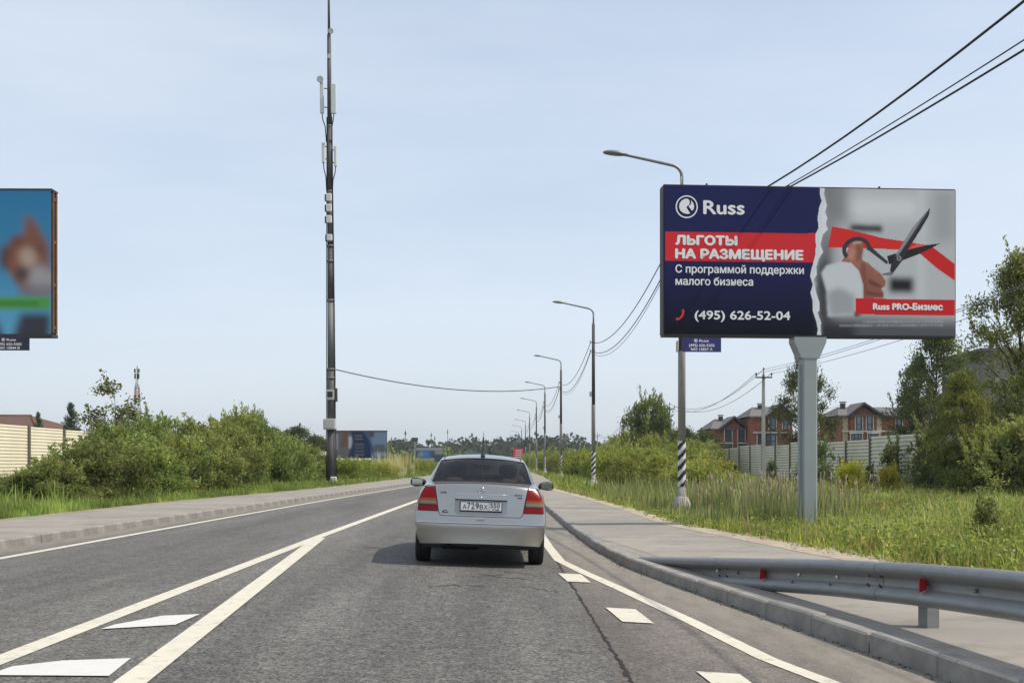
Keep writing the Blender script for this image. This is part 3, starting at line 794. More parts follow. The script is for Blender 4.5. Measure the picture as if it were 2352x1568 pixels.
# --- grass and weeds as stuff
def grass(name, label, n, sample, hgt, wid, cols, lean=.35, seed=1, m=None):
    g = np.random.default_rng(seed)
    P0 = sample(g, n)
    n = len(P0)
    h = g.uniform(*hgt, n) * g.uniform(.6, 1.15, n)
    h *= np.where((P0[:, 0] > 3.3) & (P0[:, 0] < 5.1) & (P0[:, 1] > 24.5) & (P0[:, 1] < 33), .38, 1)
    h *= .75 + .5 * (np.sin(P0[:, 0] * 2.3 + 1) * np.sin(P0[:, 1] * 1.9) > .1)
    an = g.uniform(0, 6.28, n)
    d = np.stack([np.cos(an), np.sin(an), np.zeros(n)], 1)
    ln = np.abs(g.normal(0, lean, n))
    ld = np.stack([np.cos(an + 1.3), np.sin(an + 1.3), np.zeros(n)], 1)
    wv = g.uniform(*wid, n)
    V = np.empty((n, 5, 3), dtype=np.float32)
    V[:, 0] = P0 - d * wv[:, None]; V[:, 1] = P0 + d * wv[:, None]
    m1 = P0 + ld * (h * ln * .35)[:, None]; m1[:, 2] += h * .6
    V[:, 2] = m1 + d * (wv * .8)[:, None]; V[:, 3] = m1 - d * (wv * .8)[:, None]
    V[:, 4] = P0 + ld * (h * ln)[:, None]; V[:, 4, 2] += h
    i = np.arange(n, dtype=np.int32)[:, None] * 5
    F = np.concatenate([i + np.array([[0, 1, 2]]), i + np.array([[0, 2, 3]]), i + np.array([[3, 2, 4]])])
    ca = np.array(cols); k = g.integers(0, len(ca), n)
    patch = .8 + .35 * np.sin(P0[:, 0] * 1.3 + seed) * np.sin(P0[:, 1] * .7 + seed) + .22 * np.sin(P0[:, 0] * 4.1) * np.sin(P0[:, 1] * 3.3)
    col = ca[k] * (patch * g.uniform(.7, 1.3, n))[:, None]
    col = col * np.where(np.sin(P0[:, 0] * .9 + 2 * np.sin(P0[:, 1] * .6)) > .55, 1.25, 1.0)[:, None]
    cc = np.repeat(np.clip(col * LEAFGAIN * 1.22, 0, .6), 5, axis=0)
    o = link(name, np_mesh(name, V.reshape(-1, 3), F, m or M_LEAFS, cc))
    return tag(o, label, 'grass', kind='stuff')
GZV = np.vectorize(gz)
def right_field(g, n, y0=9, y1=110, p=1.35, d0=.35, d1=1.0, xlim=18.7):
    a = g.uniform(0, 1, n)
    k = 1 - p
    Y = (y0 ** k + a * (y1 ** k - y0 ** k)) ** (1 / k)
    dirt = np.interp(Y, [5, 14, 20, 26, 40], [1.0, .9, .6, .25, .1])
    x0 = R_OUT(Y) + dirt * g.uniform(.0, 1.0, n) ** .45 * 1.25
    x1 = np.minimum(xlim, Y * .47 + 1)
    X = x0 + (x1 - x0) * g.uniform(0, 1, n) ** 1.15
    ok = X < x1
    X, Y = X[ok], Y[ok]
    return np.stack([X, Y, GZV(X, Y) - .02], 1)
GREENS = [(.075, .115, .022), (.10, .145, .028), (.13, .165, .035), (.06, .10, .025), (.16, .16, .06), (.085, .13, .02), (.07, .095, .03), (.19, .16, .075)]
grass('meadow_grass', 'tall uneven green grass filling the field right of the road', 80000, right_field, (.10, .34), (.006, .013), GREENS, seed=3)
def right_low(g, n): return right_field(g, n, 9, 45, 1.5)
grass('short_grass', 'short lush grass between road edge gravel and the meadow', 60000, right_low, (.06, .2), (.006, .012), [(.10, .15, .025), (.14, .19, .03), (.08, .125, .02)], lean=.6, seed=4)
def left_verge(g, n):
    k = -.4; a = g.uniform(0, 1, n)
    Y = (20 ** k + a * (110 ** k - 20 ** k)) ** (1 / k)
    X = L_OUT(Y) - .05 - g.uniform(0, 1, n) ** 1.4 * np.interp(Y, [20, 34, 50, 110], [9, 6, 4, 3])
    return np.stack([X, Y, GZV(X, Y) - .02], 1)
grass('verge_grass', 'green verge grass along the outer edge of the left pavement', 70000, left_verge, (.1, .34), (.006, .013), [(.07, .115, .025), (.09, .14, .03), (.055, .095, .02)], seed=5)
def field_left(g, n):
    Y = g.uniform(30, 75, n); X = g.uniform(-24, -12, n)
    return np.stack([X, Y, GZV(X, Y) - .02], 1)
grass('fence_grass', 'rank grass between the left bushes and the cream fence', 18000, field_left, (.3, .75), (.01, .02), [(.06, .10, .02), (.08, .12, .03)], seed=6)
def far_verge(g, n):
    Y = g.uniform(55, 260, n); s_ = g.uniform(0, 1, n) < .5
    X = np.where(s_, R_OUT(Y) + g.uniform(0, 3, n), L_OUT(Y) - g.uniform(0, 3, n))
    return np.stack([X, Y, np.full(n, .03)], 1)
grass('far_verge_grass', 'grass along both road edges in the distance', 22000, far_verge, (.15, .45), (.02, .04), GREENS[:4], seed=7)
# broad-leaved weeds in clumps over the field
g = np.random.default_rng(41)
base_ = right_field(g, 3600, 10, 70, 1.3)
Cc, Kk, Ss = [], [], []
for bx, by, bz in base_:
    n_ = int(g.integers(8, 30)); r_ = g.uniform(.06, .2); hh = g.uniform(.08, .42)
    if 3.3 < bx < 5.1 and 24.5 < by < 33: hh *= .4
    q_ = g.normal(0, 1, (n_, 3)) * np.array([r_, r_, 0]); q_[:, 2] = g.uniform(.02, 1, n_) * hh
    Cc.append(q_ + np.array([bx, by, bz]))
    kk = np.array([(.085, .125, .025), (.12, .165, .03), (.06, .095, .025), (.10, .15, .028)][int(g.integers(0, 4))]) * g.uniform(.7, 1.2)
    Kk.append(kk[None] * g.uniform(.75, 1.25, (n_, 1))); Ss.append(np.full(n_, g.uniform(.02, .05)))
Cc = np.concatenate(Cc); Kk = np.concatenate(Kk); Ss = np.concatenate(Ss); n_ = len(Cc)
Tt = unit(g.normal(0, 1, (n_, 3)) + np.array([0, 0, .3])); Bb = unit(np.cross(Tt, g.normal(0, .6, (n_, 3)) + np.array([0, 0, .5])))
Vv, Ff, C2 = leafquads(Cc, Tt, Bb, Ss, Ss * .5, Kk)
tag(link('meadow_weeds', np_mesh('meadow_weeds', Vv, Ff, M_LEAFS, C2)), 'low broad leaved weeds in clumps over the right field', 'weeds', kind='stuff')
# reeds: dark upright blades around the nearest lamp foot and billboard post
def reeds(g, n):
    Y = g.uniform(23.5, 44, n); X = R_OUT(Y) + .5 + g.uniform(0, 1, n) * np.interp(Y, [23, 30, 44], [3.6, 6.5, 7.5])
    edge = .25 + .05 * g.uniform(-1, 1, n); ok = X < Y * edge
    X, Y = X[ok], Y[ok]
    return np.stack([X, Y, GZV(X, Y) - .03], 1)
grass('reed_blades', 'dense upright reed blades around the lamp foot and billboard post', 15000, reeds, (.45, .85), (.008, .014), [(.06, .09, .03), (.09, .12, .04), (.12, .14, .055), (.075, .11, .04)], lean=.16, seed=8)
def left_reed(g, n):
    Y = g.uniform(88, 106, n); X = L_OUT(Y) - 1.0 - g.uniform(0, 2.0, n)
    return np.stack([X, Y, np.full(n, .05)], 1)
grass('dry_reeds', 'pale straw coloured dry reeds beside the roadside billboard on the left', 3200, left_reed, (.8, 1.75), (.018, .032), [(.34, .25, .11), (.40, .30, .14), (.25, .2, .08)], lean=.18, seed=9)
# cattails with fluffy heads
g = np.random.default_rng(12)
CT = MB(); M_STRAW = mat('straw', (.36, .29, .19), .95, var=.3, vscale=5); M_FLUFF = mat('cattail_fluff', (.36, .29, .20), 1.0, var=.4, vscale=14, bump=.8, bscale=40)
for i in range(210):
    Y = g.uniform(25, 38); x = float(max(g.normal(6.0 + (Y - 25) * .16, 1.3), float(R_OUT(Y)) + .8))
    h = g.uniform(.6, 1.15) * (1.0 if x > 4.6 else .8); z0 = gz(x, Y)
    dx, dy = g.normal(0, .07, 2)
    CT.use(M_STRAW).tube([(x, Y, z0 - .05), (x + dx * .6, Y + dy * .6, z0 + h * .75), (x + dx, Y + dy, z0 + h)], [.009, .007, .005], 4)
    if g.uniform() < .6:
        CT.use(M_FLUFF).tube([(x + dx * .75, Y + dy * .75, z0 + h * .8), (x + dx * .85, Y + dy, z0 + h * .88), (x + dx * .95 + g.normal(0, .015), Y + dy, z0 + h * .96), (x + dx, Y + dy, z0 + h * 1.02)], [.008, g.uniform(.010, .022), g.uniform(.012, .026), .006], 5)
tag(CT.build('cattails'), 'pale dry cattail stalks with fluffy heads around the billboard post', 'cattails', kind='stuff')
# yellow flowers
g = np.random.default_rng(13)
n = 280
pp_ = right_field(g, n, 12, 24, 1.4); pp_ = pp_[pp_[:, 0] > R_OUT(pp_[:, 1]) + 1.2]; n = len(pp_)
patch = np.sin(pp_[:, 0] * 1.7) * np.sin(pp_[:, 1] * 1.1 + 1) > -.1
pp_ = pp_[patch]; n = len(pp_)
pp_[:, 2] += g.uniform(.15, .42, n)
Tn = unit(g.normal(0, 1, (n, 3)) * np.array([1, 1, .3])); Bn = unit(np.cross(Tn, g.normal(0, .5, (n, 3)) + np.array([0, 0, .6])))
V, F, CC = leafquads(pp_, Tn, Bn, g.uniform(.015, .035, n), g.uniform(.012, .026, n), np.array([[.55, .48, .04]]) * g.uniform(.7, 1.2, (n, 1)))
tag(link('meadow_flowers', np_mesh('meadow_flowers', V, F, M_LEAFS, CC)), 'scattered small yellow flowers in the near right grass', 'flowers', kind='stuff')
# gravel along the dirt verge
g = np.random.default_rng(14)
O8 = np.array([(1, 0, 0), (-1, 0, 0), (0, 1, 0), (0, -1, 0), (0, 0, 1), (0, 0, -1)], float)
OF = np.array([(0, 2, 4), (2, 1, 4), (1, 3, 4), (3, 0, 4), (2, 0, 5), (1, 2, 5), (3, 1, 5), (0, 3, 5)])
n = 1900
Y = g.uniform(8, 30, n) ; Y = 8 + (Y - 8) * g.uniform(.3, 1, n)
X = R_OUT(Y) - .12 + np.abs(g.normal(0, .42, n)) * np.interp(Y, [5, 14, 20, 30], [1.5, 1.3, .8, .3])
sz = g.uniform(.012, .038, n) * np.where(g.uniform(0, 1, n) < .08, 2.0, 1)
V = (O8[None] * (sz[:, None, None] * g.uniform(.6, 1.3, (n, 6, 1))) * np.array([1, 1, .7])) + np.stack([X, Y, np.full(n, z_right() - .01)], 1)[:, None]
F = (OF[None] + (np.arange(n) * 6)[:, None, None]).reshape(-1, 3)
KK = np.repeat(np.array([[.36, .31, .25]]) * g.uniform(.5, 1.25, (n, 1)), 6, axis=0)
M_STONE = mat('pebble', attr='Col', rough=.9)
tag(link('gravel', np_mesh('gravel', V.reshape(-1, 3), F, M_STONE, KK)), 'loose gravel strewn along the outer edge of the right pavement', 'gravel', kind='stuff')
# dead leaves and litter in the kerb gutter
n = 500
Y = g.uniform(6, 26, n); X = R_KERB(Y) - np.abs(g.normal(0, .05, n)) - .01
V = (O8[None] * (g.uniform(.004, .012, n)[:, None, None] * g.uniform(.6, 1.3, (n, 6, 1)))) + np.stack([X, Y, zr(X) + .004], 1)[:, None]
F = (OF[None] + (np.arange(n) * 6)[:, None, None]).reshape(-1, 3)
KK = np.repeat(np.array([[.16, .13, .09]]) * g.uniform(.4, 1.2, (n, 1)), 6, axis=0)
tag(link('gutter_grit', np_mesh('gutter_grit', V.reshape(-1, 3), F, M_STONE, KK)), 'grit and plant litter gathered in the right gutter', 'grit', kind='stuff')

# ------------------------------------------------------------------ street furniture
M_CONC = mat('pole_concrete', (.30, .29, .27), .9, var=.25, vscale=3, bump=.3, bscale=30, stretch=(1, 1, .35))
M_CONCD = mat('dark_pole', (.07, .07, .068), .8, var=.3, vscale=3, stretch=(1, 1, .3))
M_GALV = mat('galvanised_arm', (.22, .23, .235), .5, metal=.6, var=.15, vscale=8)
M_BLACK = mat('black_paint', (.014, .014, .015), .6, var=.2, vscale=10)
M_WHITE = mat('white_paint', (.62, .62, .60), .7, var=.12, vscale=8)
M_LAMP = mat('lamp_housing', (.20, .21, .215), .45, metal=.3)
M_LENS = mat('lamp_glass', (.45, .47, .48), .2)
M_CABLE = mat('cable_rubber', (.012, .012, .013), .6)
M_BOX = mat('grey_box', (.42, .43, .42), .6, var=.12, vscale=6)

def lamp_meshes():
    d = {}
    b = MB(); b.use(M_CONC).lathe([(.108, -.1), (.108, .69)], n=14); b.lathe([(.108, .69), (.106, 1.95)], n=14); b.lathe([(.106, 1.95), (.104, 4.4), (.104, 4.42)], n=14)
    d['pole'] = b.mesh('lamp_pole')
    b = MB(); b.use(M_CONCD).lathe([(.094, 4.42), (.082, 8.75)], n=12)
    d['upper_pole'] = b.mesh('upper_pole')
    b = MB(); b.use(M_CONC).lathe([(.33, -.1), (.33, .05), (.28, .12), (.19, .36), (.13, .42)], n=14)
    d['foot'] = b.mesh('lamp_foot')
    # spiral black and white bands
    n, rows = 28, 40
    V, F, mi = [], [], []
    z0, z1, r = .69, 1.95, .1115
    for i in range(rows + 1):
        for k in range(n):
            a = 2 * math.pi * k / n
            V.append((r * math.cos(a), r * math.sin(a), z0 + (z1 - z0) * i / rows))
    for i in range(rows):
        for k in range(n):
            k2 = (k + 1) % n
            F.append((i * n + k, i * n + k2, (i + 1) * n + k2, (i + 1) * n + k))
            zc = (i + .5) / rows * (z1 - z0)
            x_ = math.cos(2 * math.pi * (k + .5) / n) * r
            mi.append(0 if ((zc - 1.15 * x_ + .05) / .29) % 1 < .5 else 1)
    me = np_mesh('stripes', V, F, M_BLACK, smooth=True); me.materials.append(M_WHITE)
    me.polygons.foreach_set('material_index', mi)
    d['warning_stripes'] = me
    pts = [(0, 0, 8.7), (0, 0, 9.25)]
    for t in np.linspace(0, 1, 7):
        a = t * R(78)
        pts.append((-.32 * (1 - math.cos(a)), 0, 9.25 + .32 * math.sin(a)))
    pts.append((-1.62, 0, 9.86))
    b = MB(); b.use(M_GALV).tube(pts, [.045] * (len(pts) - 1) + [.034], 8)
    d['arm'] = b.mesh('lamp_arm')
    b = MB(); b.use(M_LAMP)
    rings = []
    for x, hw, ht in ((-1.50, .045, .045), (-1.62, .11, .075), (-1.78, .16, .10), (-1.98, .165, .09), (-2.12, .12, .06), (-2.18, .03, .03)):
        zc = 9.85 + (-1.55 - x) * .10
        rings.append([(x, hw * c, zc + ht * s if s > 0 else zc + ht * .45 * s) for c, s in [(math.cos(k * math.pi / 5), math.sin(k * math.pi / 5)) for k in range(10)]])
    vs = [v for r_ in rings for v in r_]; fs = []
    for i in range(5):
        for k in range(10):
            k2 = (k + 1) % 10
            fs.append((i * 10 + k, i * 10 + k2, i * 10 + 10 + k2, i * 10 + 10 + k))
    fs.append(tuple(range(9, -1, -1))); fs.append(tuple(50 + k for k in range(10)))
    b.add(vs, fs, True)
    d['lamp_head'] = b.mesh('lamp_head')
    b = MB(); b.use(M_LENS); b.lathe([(.0, 0), (.10, .0), (.10, .03)], c=(0, 0, 0), n=12)
    d['lens'] = b.mesh('lamp_lens')
    b = MB(); b.use(M_BOX).box((-.15, 0, 5.0), (.12, .16, .26), bev=.01)
    d['junction_box'] = b.mesh('junction_box')
    b = MB(); b.use(M_BLACK)
    for z in (7.75, 7.28):
        b.lathe([(.092, z - .02), (.092, z + .02)], n=12); b.box((-.13, 0, z + .02), (.12, .03, .03)); b.box((-.18, 0, z + .06), (.03, .03, .12))
    d['cable_bracket'] = b.mesh('cable_bracket')
    return d
LM = lamp_meshes()
LAMPS = []
ORD = ['nearest lamp post, its mid section hidden behind the big billboard', 'second lamp post, standing clear left of the big billboard', 'third lamp post, where the road crossing cable ends', 'fourth lamp post along the right pavement', 'fifth lamp post along the right pavement', 'sixth lamp post along the right pavement', 'seventh lamp post along the right pavement', 'eighth lamp post along the right pavement', 'ninth lamp post along the right pavement', 'tenth lamp post in the receding right row', 'eleventh lamp post in the receding right row', 'farthest visible lamp post of the right row']
UL = [1566, 1363, 1288.5, 1251.5, 1232, 1216.5, 1207, 1198, 1191, 1186, 1182, 1178]
VT = [337, 686, 812, 874, 912, 939, 961, 975, 988, 997, 1005, 1011]
for i in range(12):
    Y = 8.72 * FPX / (HV - VT[i])
    x = (UL[i] - CU) / FPX * Y
    o = thing('street_lamp', ORD[i], 'street lamp', (x, Y, gz(x, Y)), 0, 'street lamps along the right pavement')
    LAMPS.append((x, Y))
    for nm in ('pole', 'upper_pole', 'foot', 'warning_stripes', 'arm', 'cable_bracket', 'junction_box'):
        if i == 0 and nm == 'junction_box':
            b = MB(); b.use(M_BOX).box((-.14, -.1, 4.55), (.05, .2, .3), bev=.01); b.build(nm, parent=o); continue
        if i > 4 and nm in ('junction_box', 'cable_bracket'): continue
        link(nm, LM[nm], o)
    hd = link('lamp_head', LM['lamp_head'], o)
    if i < 5:
        ln = link('lens', LM['lens'], hd, (-1.85, 0, 9.845)); ln.rotation_euler = (0, R(6), 0)

def cable(name, label, a, b_, sag, rad, group=None, n=22, m=None):
    a, b_ = Vector(a), Vector(b_)
    pts = []
    for i in range(n + 1):
        t = i / n
        p = a.lerp(b_, t); p.z -= sag * 4 * t * (1 - t)
        pts.append(p)
    mb = MB(); mb.use(m or M_CABLE).tube(pts, rad, 5)
    return tag(mb.build(name), label, 'cable', group)
for k, (z, sg, rd) in enumerate([(7.75, .88, .019), (7.45, .45, .017), (7.42, .40, .011)]):
    nm = ['upper', 'lower', 'lowest thin'][k]
    cable('overhead_cable', f'{nm} black cable from behind the big billboard out of the top right corner', (LAMPS[0][0] - .1 + .02 * k, LAMPS[0][1], z), ([7.2, 8.5, 8.25][k], 2.0, z - [0, .35, .3][k]), sg, rd)
    z = (7.75, 7.30, 7.22)[k]
    for i in range(0, 6):
        if k == 2 and i > 3: continue
        a, b_ = LAMPS[i], LAMPS[i + 1]
        cable('overhead_cable', f'{nm} cable in the span between the {["nearest", "second", "third", "fourth", "fifth", "sixth"][i]} and next lamp post', (a[0] - .15, a[1], z), (b_[0] - .15, b_[1], z), (.95 + .1 * k) if i < 3 else .9, .017 if k < 2 else .010, 'cables along the lamp row')

# ---- the cell mast on the left
MX, MY = P(762, HV, 66).x, 66.0
mast = thing('cell_mast', 'tall dark tapered antenna mast with boxes and panel antennas beside left bushes', 'mast', (MX, MY, .08))
mast.rotation_euler = (0, R(-.35), 0)
M_MAST = mat('mast_steel', (.085, .083, .08), .7, var=.35, vscale=2.5, stretch=(1, 1, .4), metal=.2)
M_MASTL = mat('mast_grey', (.16, .165, .165), .65, var=.25, vscale=2, stretch=(1, 1, .3), metal=.2)
M_ANT = mat('antenna_plastic', (.60, .62, .60), .5, var=.06)
zt = lambda v: CZ + (HV - v) / FPX * MY - .08
def msec(r0, v0, r1, v1, m):
    b = MB(); b.use(m).lathe([(r0, zt(v0)), (r1, zt(v1))], n=18); b.build('mast_section', parent=mast)
msec(.29, 1118, .25, 985, M_MAST); msec(.235, 985, .225, 848, M_MAST); msec(.20, 848, .185, 690, M_MASTL); msec(.185, 690, .17, 565, M_MAST)
msec(.165, 565, .16, 440, M_MAST); msec(.155, 440, .14, 290, M_MAST); msec(.13, 290, .11, 80, M_MAST); msec(.075, 80, .06, -60, M_MAST)
for v in (985, 848, 690, 565, 440, 290, 868, 600):
    r = float(np.interp(v, [80, 290, 440, 565, 848, 985], [.1, .12, .145, .185, .225, .26]))
    b = MB(); b.use(M_MASTL).lathe([(r + .03, zt(v) - .05), (r + .03, zt(v) + .05)], n=18); b.build('flange', parent=mast)
b = MB(); b.use(M_BOX).box((-.05, -.36, zt(974)), (.66, .3, .60), bev=.02); b.use(M_BOX).box((-.05, -.52, zt(974)), (.5, .02, .44)); b.build('equipment_cabinet', parent=mast)
b = MB(); b.use(M_BOX).box((-.02, -.3, zt(907)), (.46, .12, .56), bev=.015); f_ = b.build('meter_box', parent=mast)
b = MB(); b.use(M_BLACK).box((-.02, -.37, zt(906)), (.28, .02, .3)); b.build('meter_window', parent=f_)
b = MB(); b.use(M_CONCD).box((.31, -.1, zt(907)), (.1, .2, .75)); b.build('cable_trunk', parent=mast)
b = MB(); b.use(M_WHITE).box((.16, -.38, .22), (.34, .2, .5), bev=.03); b.build('base_cover', parent=mast)
for k, (x, v) in enumerate([(0, 548), (-.02, 506), (-.02, 480), (-.02, 456)]):
    b = MB(); b.use(M_ANT).box((x, -.28, zt(v)), (.30, .2, .42 if k else .36), bev=.03); o_ = b.build('radio_unit', parent=mast)
    b = MB(); b.use(M_MAST).box((x - .2, -.15, zt(v)), (.08, .25, .36)); b.build('mount', parent=o_)
for x, v0, v1, wd, y in ((-.40, 190, 262, .22, -.1), (.28, 196, 265, .30, -.28), (-.34, 328, 376, .18, -.1), (.34, 336, 384, .16, -.1)):
    b = MB(); b.use(M_ANT).box((x, y, (zt(v0) + zt(v1)) / 2), (wd, .14, zt(v0) - zt(v1)), bev=.03); o_ = b.build('panel_antenna', parent=mast)
    b = MB(); b.use(M_MAST)
    for q in (.2, .8): b.tube([(x, y, zt(v0) * q + zt(v1) * (1 - q)), (0, 0, zt(v0) * q + zt(v1) * (1 - q))], .03, 5)
    b.build('bracket', parent=o_)
    b = MB(); b.use(M_CABLE).tube([(x, y, zt(v1)), (x * .9, y, zt(v1) - .35), (x * .3 + (.1 if x > 0 else -.1), y - .05, zt(v1) - .75), ((.13 if x > 0 else -.17), -.08, zt(v1) - 1.6)], .03, 5); b.build('feeder', parent=o_)
for x, v, s_ in ((-.46, 186, 1), (.15, 76, .8)):
    b = MB(); b.use(M_ANT).lathe([(.02, .12), (.16 * s_, .0), (.2 * s_, -.12), (.19 * s_, -.14), (.02, -.02)], c=(x, -.2, zt(v)), n=14, axis='y'); b.build('dish', parent=mast)
b = MB(); b.use(M_BOX).box((0, -.14, zt(132)), (.16, .1, .25), bev=.02); b.build('small_unit', parent=mast)
for off, r in ((.21, .03), (-.2, .025)):
    b = MB(); b.use(M_CABLE).tube([(off * 1.35, -.2, .3), (off * 1.35, -.22, 2.4), (off * 1.2, -.18, zt(980)), (off * 1.15, -.12, zt(848)), (off * .95, -.1, zt(565)), (off * .8, -.08, zt(440)), (off * .7, -.06, zt(270))], r, 5); b.build('riser_cable', parent=mast)
cable('overhead_cable', 'single cable crossing the road from the tall mast to the third lamp post', (MX + .25, MY - .1, zt(849) + .08), (LAMPS[2][0], LAMPS[2][1], P(0, 887, LAMPS[2][1]).z), .75, .03)

# ---- power line poles on the right
M_PPOLE = mat('power_pole_concrete', (.36, .345, .31), .9, var=.2, vscale=2, bump=.2, stretch=(1, 1, .3))
PP = [(1753.5, 850, 72), (1538, 928, 114), (1433, 972, 170), (1372, 995, 228), (1332, 1008, 284)]
PPW = []
nm5 = ['nearest power pole, pale concrete with a dark crossarm, before the brick houses', 'second power pole, rising out of the thicket left of the houses', 'third power pole, far off above the thicket', 'fourth power pole, just right of the second lamp post', 'farthest power pole, small over the thicket']
for i, (u, vt, Y) in enumerate(PP):
    top = P(u, vt, Y); z0 = gz(top.x, Y) if i < 2 else .15
    o = thing('power_pole', nm5[i], 'power pole', (top.x, Y, z0), 0, 'power poles along the right field')
    h = top.z - z0
    b = MB(); b.use(M_PPOLE).box((0, 0, h / 2 - .3), (.2, .2, h - .2 + .3)); b.v = [(x * (1.25 - .55 * max(0, z) / h), y * (1.25 - .55 * max(0, z) / h), z) for x, y, z in b.v]; b.build('pole', parent=o)
    b = MB(); b.use(M_BLACK).box((0, -.13, h - .45), (1.0, .07, .08)); b.tube([(0, -.05, h - .6), (0, -.05, h - .05)], .03, 6); b.build('crossarm', parent=o)
    for x in (-.47, 0, .47):
        zb = h - .42 if x else h - .1
        b = MB(); b.use(M_BLACK).lathe([(.02, zb), (.02, zb + .1), (.05, zb + .12), (.055, zb + .18), (.04, zb + .24), (.01, zb + .26)], c=(x, -.13 if x else -.05, 0), n=8); b.build('insulator', parent=o)
    PPW.append((top.x, Y, top.z))
for i in range(3):
    for k, (dx, dz) in enumerate(((-.47, -.2), (0, .05), (.47, -.2))):
        a, b_ = PPW[i], PPW[i + 1]
        cable('power_wire', f'{["left", "middle", "right"][k]} thin wire between the {["nearest", "second", "third"][i]} and next power pole', (a[0] + dx, a[1], a[2] + dz), (b_[0] + dx, b_[1], b_[2] + dz), 1.3, .016, 'wires of the power line')
M_WIRE = mat('aluminium_wire', (.10, .10, .10), .5)
for k, (dx, dz) in enumerate(((-.47, -.2), (0, .05), (.47, -.2))):
    a = PPW[0]
    cable('power_wire', f'{["left", "middle", "right"][k]} thin wire from the nearest power pole running out of frame on the right', (a[0] + dx, a[1], a[2] + dz), (15.6 + dx, 24, 7.05 + dz), .45, .012, None, m=M_WIRE)
a = PPW[0]
cable('power_wire', 'thin service wire running from the nearest power pole to the brick houses', (a[0], a[1], a[2] - 2.2), (P(1945, 928, 130).x, 130, P(0, 925, 130).z), .5, .012)

# ---- fences
M_CREAM = mat('cream_sheet', (.72, .66, .49), .55, var=.08, vscale=.9, spec=.4)
M_GREENISH = mat('grey_green_sheet', (.68, .64, .50), .55, var=.1, vscale=.9, spec=.4)
M_FPOST = mat('fence_post', (.13, .115, .095), .85, var=.25, vscale=4)
def fence(name, label, x, ys, zb, ztop_fn, m, group, side, post_m):
    o = thing(name, label, 'fence', (x, ys[0], 0), 0)
    ribs = 13 if side > 0 else 18
    dp = .05 if side > 0 else .022
    step = ys[1] - ys[0]
    prof = []
    for r in range(ribs):
        for f, d in ((0, 0), (.28, 0), (.40, dp), (.88, dp)):
            prof.append((d, (r + f) / ribs))
    prof.append((0, 1.0))
    H = ztop_fn(ys[0]) - zb
    V, F = [], []
    for y in (0, step - .1):
        for d, t in prof: V.append((-d * side, y, t))
    n = len(prof)
    for i in range(n - 1):
        F.append((i, i + 1, n + i + 1, n + i))
    me = np_mesh('fence_panel', V, F, m)
    pb = MB(); pb.use(post_m).box((0, 0, .5), (.12, .14, 1.0)); pme = pb.mesh('fence_post')
    for i, y in enumerate(ys):
        pz = zb - .25
        p_ = link('fence_post', pme, o, (-side * .06, y - ys[0], pz)); p_.scale = (1, 1, ztop_fn(y) - pz + .06)
        if i < len(ys) - 1:
            q = link('fence_panel', me, o, (0, y - ys[0] + .05, zb)); q.scale = (1, 1, ztop_fn(y + step / 2) - zb)
    return o
fence('sheet_fence', 'grey green corrugated sheet fence on dark posts along the right field', 19.1, [40 + 4.5 * i for i in range(36)], .12, lambda y: 2.62 + .1 * math.sin(y * .35), M_GREENISH, None, 1, M_FPOST)
fence('sheet_fence', 'cream corrugated sheet fence on dark posts behind the left bushes', -22.8, [42.3 + 4.35 * i for i in range(38)], .30, lambda y: float(np.interp(y, [42, 62, 90, 200], [3.12, 3.0, 2.75, 2.6])), M_CREAM, None, -1, M_FPOST)

# ---- houses
M_BRICK = mat('red_brick_wall', (.24, .085, .05), .9, var=.22, vscale=6, bump=.25, bscale=30, col2=(.30, .12, .07), c2scale=3)
M_BEIGE = mat('beige_panel', (.42, .34, .22), .9, var=.15, vscale=5)
M_ROOF = mat('grey_roof_tiles', (.13, .125, .12), .85, var=.2, vscale=4, bump=.3, bscale=20)
M_ROOFB = mat('brown_roof_tiles', (.10, .05, .03), .85, var=.25, vscale=4, bump=.3, bscale=20)
M_FRAME = mat('dark_window_frame', (.02, .02, .022), .5)
M_PANE = mat('window_pane', (.10, .13, .16), .05, spec=1.0, metal=.4)
M_TRIM = mat('pale_trim', (.52, .48, .42), .8, var=.1)
M_CHIM = mat('dark_chimney', (.05, .045, .04), .9, var=.2)

def add_window(o, x0, x1, z0, z1, y, cols=1, split=.55, lintel=False, sill=True):
    w_ = thing_part = None
    b = MB(); b.use(M_FRAME)
    t = .09
    b.box(((x0 + x1) / 2, y - .03, z0 + t / 2), (x1 - x0, .12, t)); b.box(((x0 + x1) / 2, y - .03, z1 - t / 2), (x1 - x0, .12, t))
    b.box((x0 + t / 2, y - .03, (z0 + z1) / 2), (t, .118, z1 - z0 - 2 * t)); b.box((x1 - t / 2, y - .03, (z0 + z1) / 2), (t, .118, z1 - z0 - 2 * t))
    if split: b.box(((x0 + x1) / 2, y - .03, z0 + (z1 - z0) * (1 - split)), (x1 - x0 - 2 * t, .116, t * .9))
    for c in range(1, cols): b.box((x0 + (x1 - x0) * c / cols, y - .03, (z0 + z1) / 2), (t * .9, .114, z1 - z0 - 2 * t))
    f = b.build('window', parent=o)
    b = MB(); b.use(M_PANE).box(((x0 + x1) / 2, y, (z0 + z1) / 2), (x1 - x0 - t, .04, z1 - z0 - t)); b.build('pane', parent=f)
    b = MB(); b.use(M_TRIM)
    for xx in (x0 - .07, x1 + .07): b.box((xx, y - .03, (z0 + z1) / 2), (.1, .1, z1 - z0))
    if lintel: b.box(((x0 + x1) / 2, y - .06, z1 + .1), (x1 - x0 + .4, .2, .18))
    b.build('trim', parent=f)
    return f

